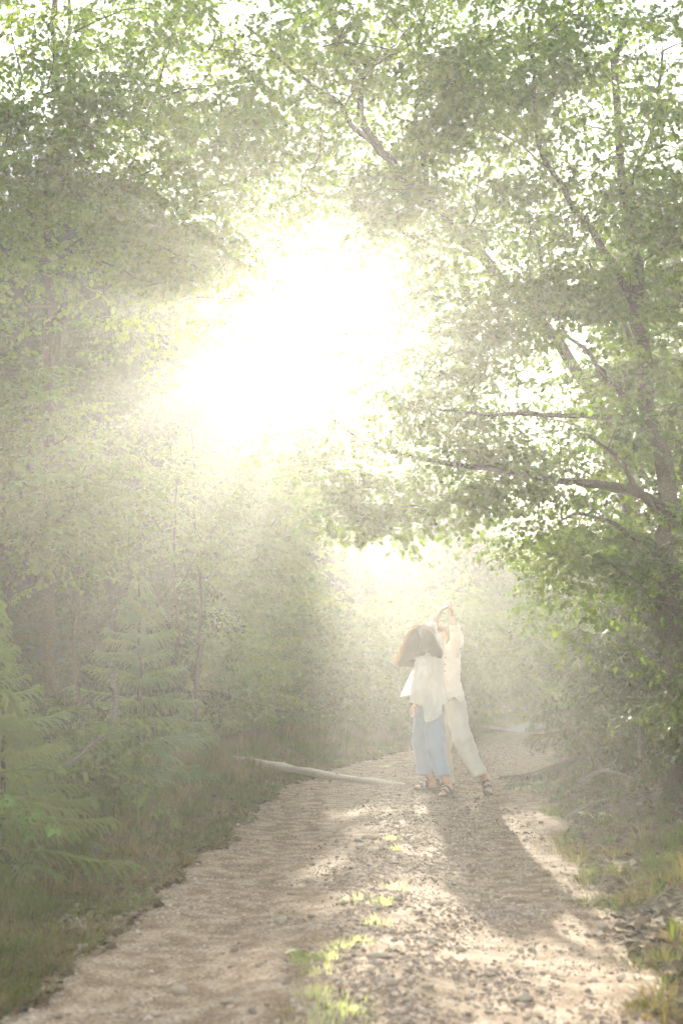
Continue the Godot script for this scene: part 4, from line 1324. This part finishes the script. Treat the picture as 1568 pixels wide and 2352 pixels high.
	for t in back:
		var b := on_ground(t[0], t[1])
		var h: float = minf(t[2], 1.4 + 0.31 * float(t[1])) if t[1] < 50.0 else t[2]
		var r: float = t[3]
		tree("background_tree", t[6], "tree", "trees beyond the bend", M.bark, [[b, b + Vector3(0.1, h * 0.5, 0), b + Vector3(0, h, 0.1)], 0.04 + h * 0.008, 0.015], [[[b + Vector3(0, h * 0.3, 0), b + Vector3(r * 0.8, h * 0.5, 0)], 0.03, 0.01], [[b + Vector3(0, h * 0.4, 0), b + Vector3(-r * 0.8, h * 0.6, 0)], 0.03, 0.01]],
			[[b + Vector3(0, h * 0.45, 0), Vector3(r, h * 0.46, r), t[4]]], "far", 1.25, t[5], 0.2, 0.9)
	# the right side behind the leaning tree
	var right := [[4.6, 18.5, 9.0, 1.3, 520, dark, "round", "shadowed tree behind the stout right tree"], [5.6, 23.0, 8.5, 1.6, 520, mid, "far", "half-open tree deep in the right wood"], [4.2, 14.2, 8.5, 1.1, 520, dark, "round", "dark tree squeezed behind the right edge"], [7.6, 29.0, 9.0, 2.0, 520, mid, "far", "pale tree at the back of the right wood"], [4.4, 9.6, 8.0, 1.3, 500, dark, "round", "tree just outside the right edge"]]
	for t in right:
		var b := on_ground(t[0], t[1])
		var h: float = minf(t[2], 1.4 + 0.31 * float(t[1])) if t[1] < 50.0 else t[2]
		var r: float = t[3]
		tree("right_tree", t[7], "tree", "trees right of the track", M.bark, [[b, b + Vector3(0.05, h * 0.5, 0), b + Vector3(-0.2, h, 0.1)], 0.035 + h * 0.008, 0.015], [[[b + Vector3(0, h * 0.3, 0), b + Vector3(-r * 0.9, h * 0.45, 0.2)], 0.03, 0.01], [[b + Vector3(0, h * 0.5, 0), b + Vector3(r * 0.8, h * 0.7, 0)], 0.03, 0.01]],
			[[b + Vector3(0, h * 0.3, 0), Vector3(r, h * 0.25, r), int(t[4] * 0.45)], [b + Vector3(-0.1, h * 0.75, 0), Vector3(r, h * 0.3, r), int(t[4] * 0.55)]], t[6], 0.95, t[5], 0.3, 0.8)
	# slim young stems in the shade of the left wood
	var stems := [[172, 1450, 1040, 13.6, "thin straight young stem behind the far left spruce"], [463, 1560, 960, 18.4, "slender young tree with sunlit leaves above the fallen pole"], [392, 1500, 1090, 16.4, "thin dark stem between the small spruce and the fallen pole"], [255, 1480, 1000, 15.6, "thin leaning stem just left of the small spruce's leader"]]
	for t in stems:
		var q := at(t[0], t[1], t[3])
		var b := on_ground(q.x, t[3])
		var top := at(t[0] + rf(-25, 25), t[2], t[3])
		tree("young_tree", t[4], "tree", "slim young stems in the left wood", M.bark, [[b, b.lerp(top, 0.5) + Vector3(0.04, 0, 0), top], 0.028, 0.008], [[[b.lerp(top, 0.55), b.lerp(top, 0.7) + Vector3(0.35, 0.1, 0.1)], 0.008, 0.004], [[b.lerp(top, 0.7), b.lerp(top, 0.85) + Vector3(-0.35, 0.1, 0.1)], 0.008, 0.004]],
			[[b.lerp(top, 0.85), Vector3(0.4, 0.6, 0.4), 60]], "round", 0.6, fresh if t[0] > 400 else mid, 0.3, 0.9)
	# undergrowth
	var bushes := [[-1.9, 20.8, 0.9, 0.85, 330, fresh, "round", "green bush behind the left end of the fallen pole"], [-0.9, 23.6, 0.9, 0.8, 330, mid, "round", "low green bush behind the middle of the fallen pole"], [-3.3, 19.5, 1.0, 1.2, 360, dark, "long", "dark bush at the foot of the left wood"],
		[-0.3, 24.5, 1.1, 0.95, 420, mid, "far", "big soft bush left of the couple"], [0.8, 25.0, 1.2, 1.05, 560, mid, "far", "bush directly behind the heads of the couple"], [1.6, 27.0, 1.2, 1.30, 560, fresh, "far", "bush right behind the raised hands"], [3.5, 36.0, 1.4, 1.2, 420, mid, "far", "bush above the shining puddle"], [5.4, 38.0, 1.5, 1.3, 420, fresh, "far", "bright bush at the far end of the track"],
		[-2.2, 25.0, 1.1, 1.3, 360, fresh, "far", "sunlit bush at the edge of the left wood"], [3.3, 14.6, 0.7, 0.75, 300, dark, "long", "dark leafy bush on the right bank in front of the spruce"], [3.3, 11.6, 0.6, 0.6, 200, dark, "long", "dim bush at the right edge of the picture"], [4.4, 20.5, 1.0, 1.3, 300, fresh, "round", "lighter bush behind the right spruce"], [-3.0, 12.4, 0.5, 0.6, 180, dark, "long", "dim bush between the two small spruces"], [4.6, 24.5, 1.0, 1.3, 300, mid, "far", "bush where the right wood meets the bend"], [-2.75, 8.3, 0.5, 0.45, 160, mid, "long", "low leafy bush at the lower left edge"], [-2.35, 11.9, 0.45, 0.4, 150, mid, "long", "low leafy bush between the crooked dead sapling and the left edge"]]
	for t in bushes:
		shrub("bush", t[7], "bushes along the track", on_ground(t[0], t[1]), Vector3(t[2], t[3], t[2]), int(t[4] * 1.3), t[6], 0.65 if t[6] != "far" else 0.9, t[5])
	# spruces
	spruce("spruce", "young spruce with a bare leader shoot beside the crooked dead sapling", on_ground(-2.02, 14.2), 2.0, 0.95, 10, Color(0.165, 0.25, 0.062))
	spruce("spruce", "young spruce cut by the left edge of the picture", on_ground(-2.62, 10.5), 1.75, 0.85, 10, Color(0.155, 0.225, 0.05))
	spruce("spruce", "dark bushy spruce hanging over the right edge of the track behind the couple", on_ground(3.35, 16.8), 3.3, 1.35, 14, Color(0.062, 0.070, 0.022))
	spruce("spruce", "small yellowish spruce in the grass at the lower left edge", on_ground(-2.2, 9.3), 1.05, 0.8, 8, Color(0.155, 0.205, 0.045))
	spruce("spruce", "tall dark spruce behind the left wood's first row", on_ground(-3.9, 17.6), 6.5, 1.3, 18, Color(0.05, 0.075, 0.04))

func _ready() -> void:
	rng.seed = 20240611
	bumps.seed = 5
	bumps.frequency = 0.02
	bumps.fractal_octaves = 3
	folds.seed = 11
	folds.frequency = 1.0
	folds.fractal_octaves = 3
	# camera
	var cam := Camera3D.new()
	cam.name = "camera"
	cam.position = EYE
	cam.rotation_degrees = Vector3(PITCH, 0, 0)
	add_child(cam)
	var lens := CameraAttributesPhysical.new()
	lens.frustum_focal_length = 48.61
	lens.frustum_focus_distance = 15.5
	lens.frustum_near = 0.1
	lens.frustum_far = 600.0
	lens.exposure_aperture = 2.2
	cam.attributes = lens
	cam.fov = 39.6
	cam.far = 600.0
	# sun
	to_sun = (at(728, 732, 1.0) - EYE).normalized()
	var sun := DirectionalLight3D.new()
	sun.name = "sun"
	sun.light_color = Color(1.0, 0.97, 0.90)
	sun.light_energy = 1.55
	sun.light_angular_distance = 0.5
	sun.shadow_enabled = true
	sun.basis = Basis.looking_at(-to_sun)
	add_child(sun)
	# sky, air and exposure
	var sky := ProceduralSkyMaterial.new()
	sky.sky_top_color = Color(0.74, 0.80, 0.86)
	sky.sky_horizon_color = Color(0.95, 0.94, 0.90)
	sky.sky_curve = 0.2
	sky.ground_bottom_color = Color(0.45, 0.45, 0.42)
	sky.ground_horizon_color = Color(0.80, 0.82, 0.82)
	sky.sun_angle_max = 25.0
	var env := Environment.new()
	env.background_mode = Environment.BG_SKY
	env.sky = Sky.new()
	env.sky.sky_material = sky
	env.background_energy_multiplier = 0.6
	env.tonemap_mode = Environment.TONE_MAPPER_LINEAR
	env.tonemap_exposure = 6.2
	env.volumetric_fog_enabled = true
	env.volumetric_fog_density = 0.0030
	env.volumetric_fog_albedo = Color(1.0, 0.99, 0.965)
	env.volumetric_fog_anisotropy = 0.68
	env.sdfgi_enabled = true
	env.ssao_enabled = true
	env.ssil_enabled = true
	var we := WorldEnvironment.new()
	we.name = "world"
	we.environment = env
	add_child(we)
	# the place
	make_materials()
	M.grass_tuft = (M.grass as StandardMaterial3D).duplicate()
	M.grass_tuft.vertex_color_use_as_albedo = false
	M.grass_tuft.albedo_color = Color(0.072, 0.10, 0.018).linear_to_srgb()
	M.weed = M.grass_tuft.duplicate()
	M.weed.albedo_color = Color(0.06, 0.10, 0.04).linear_to_srgb()
	build_ground()
	build_trees()
	build_dead_wood()
	build_herbs()
	build_gravel()
	build_litter()
	build_grass()
	build_couple()
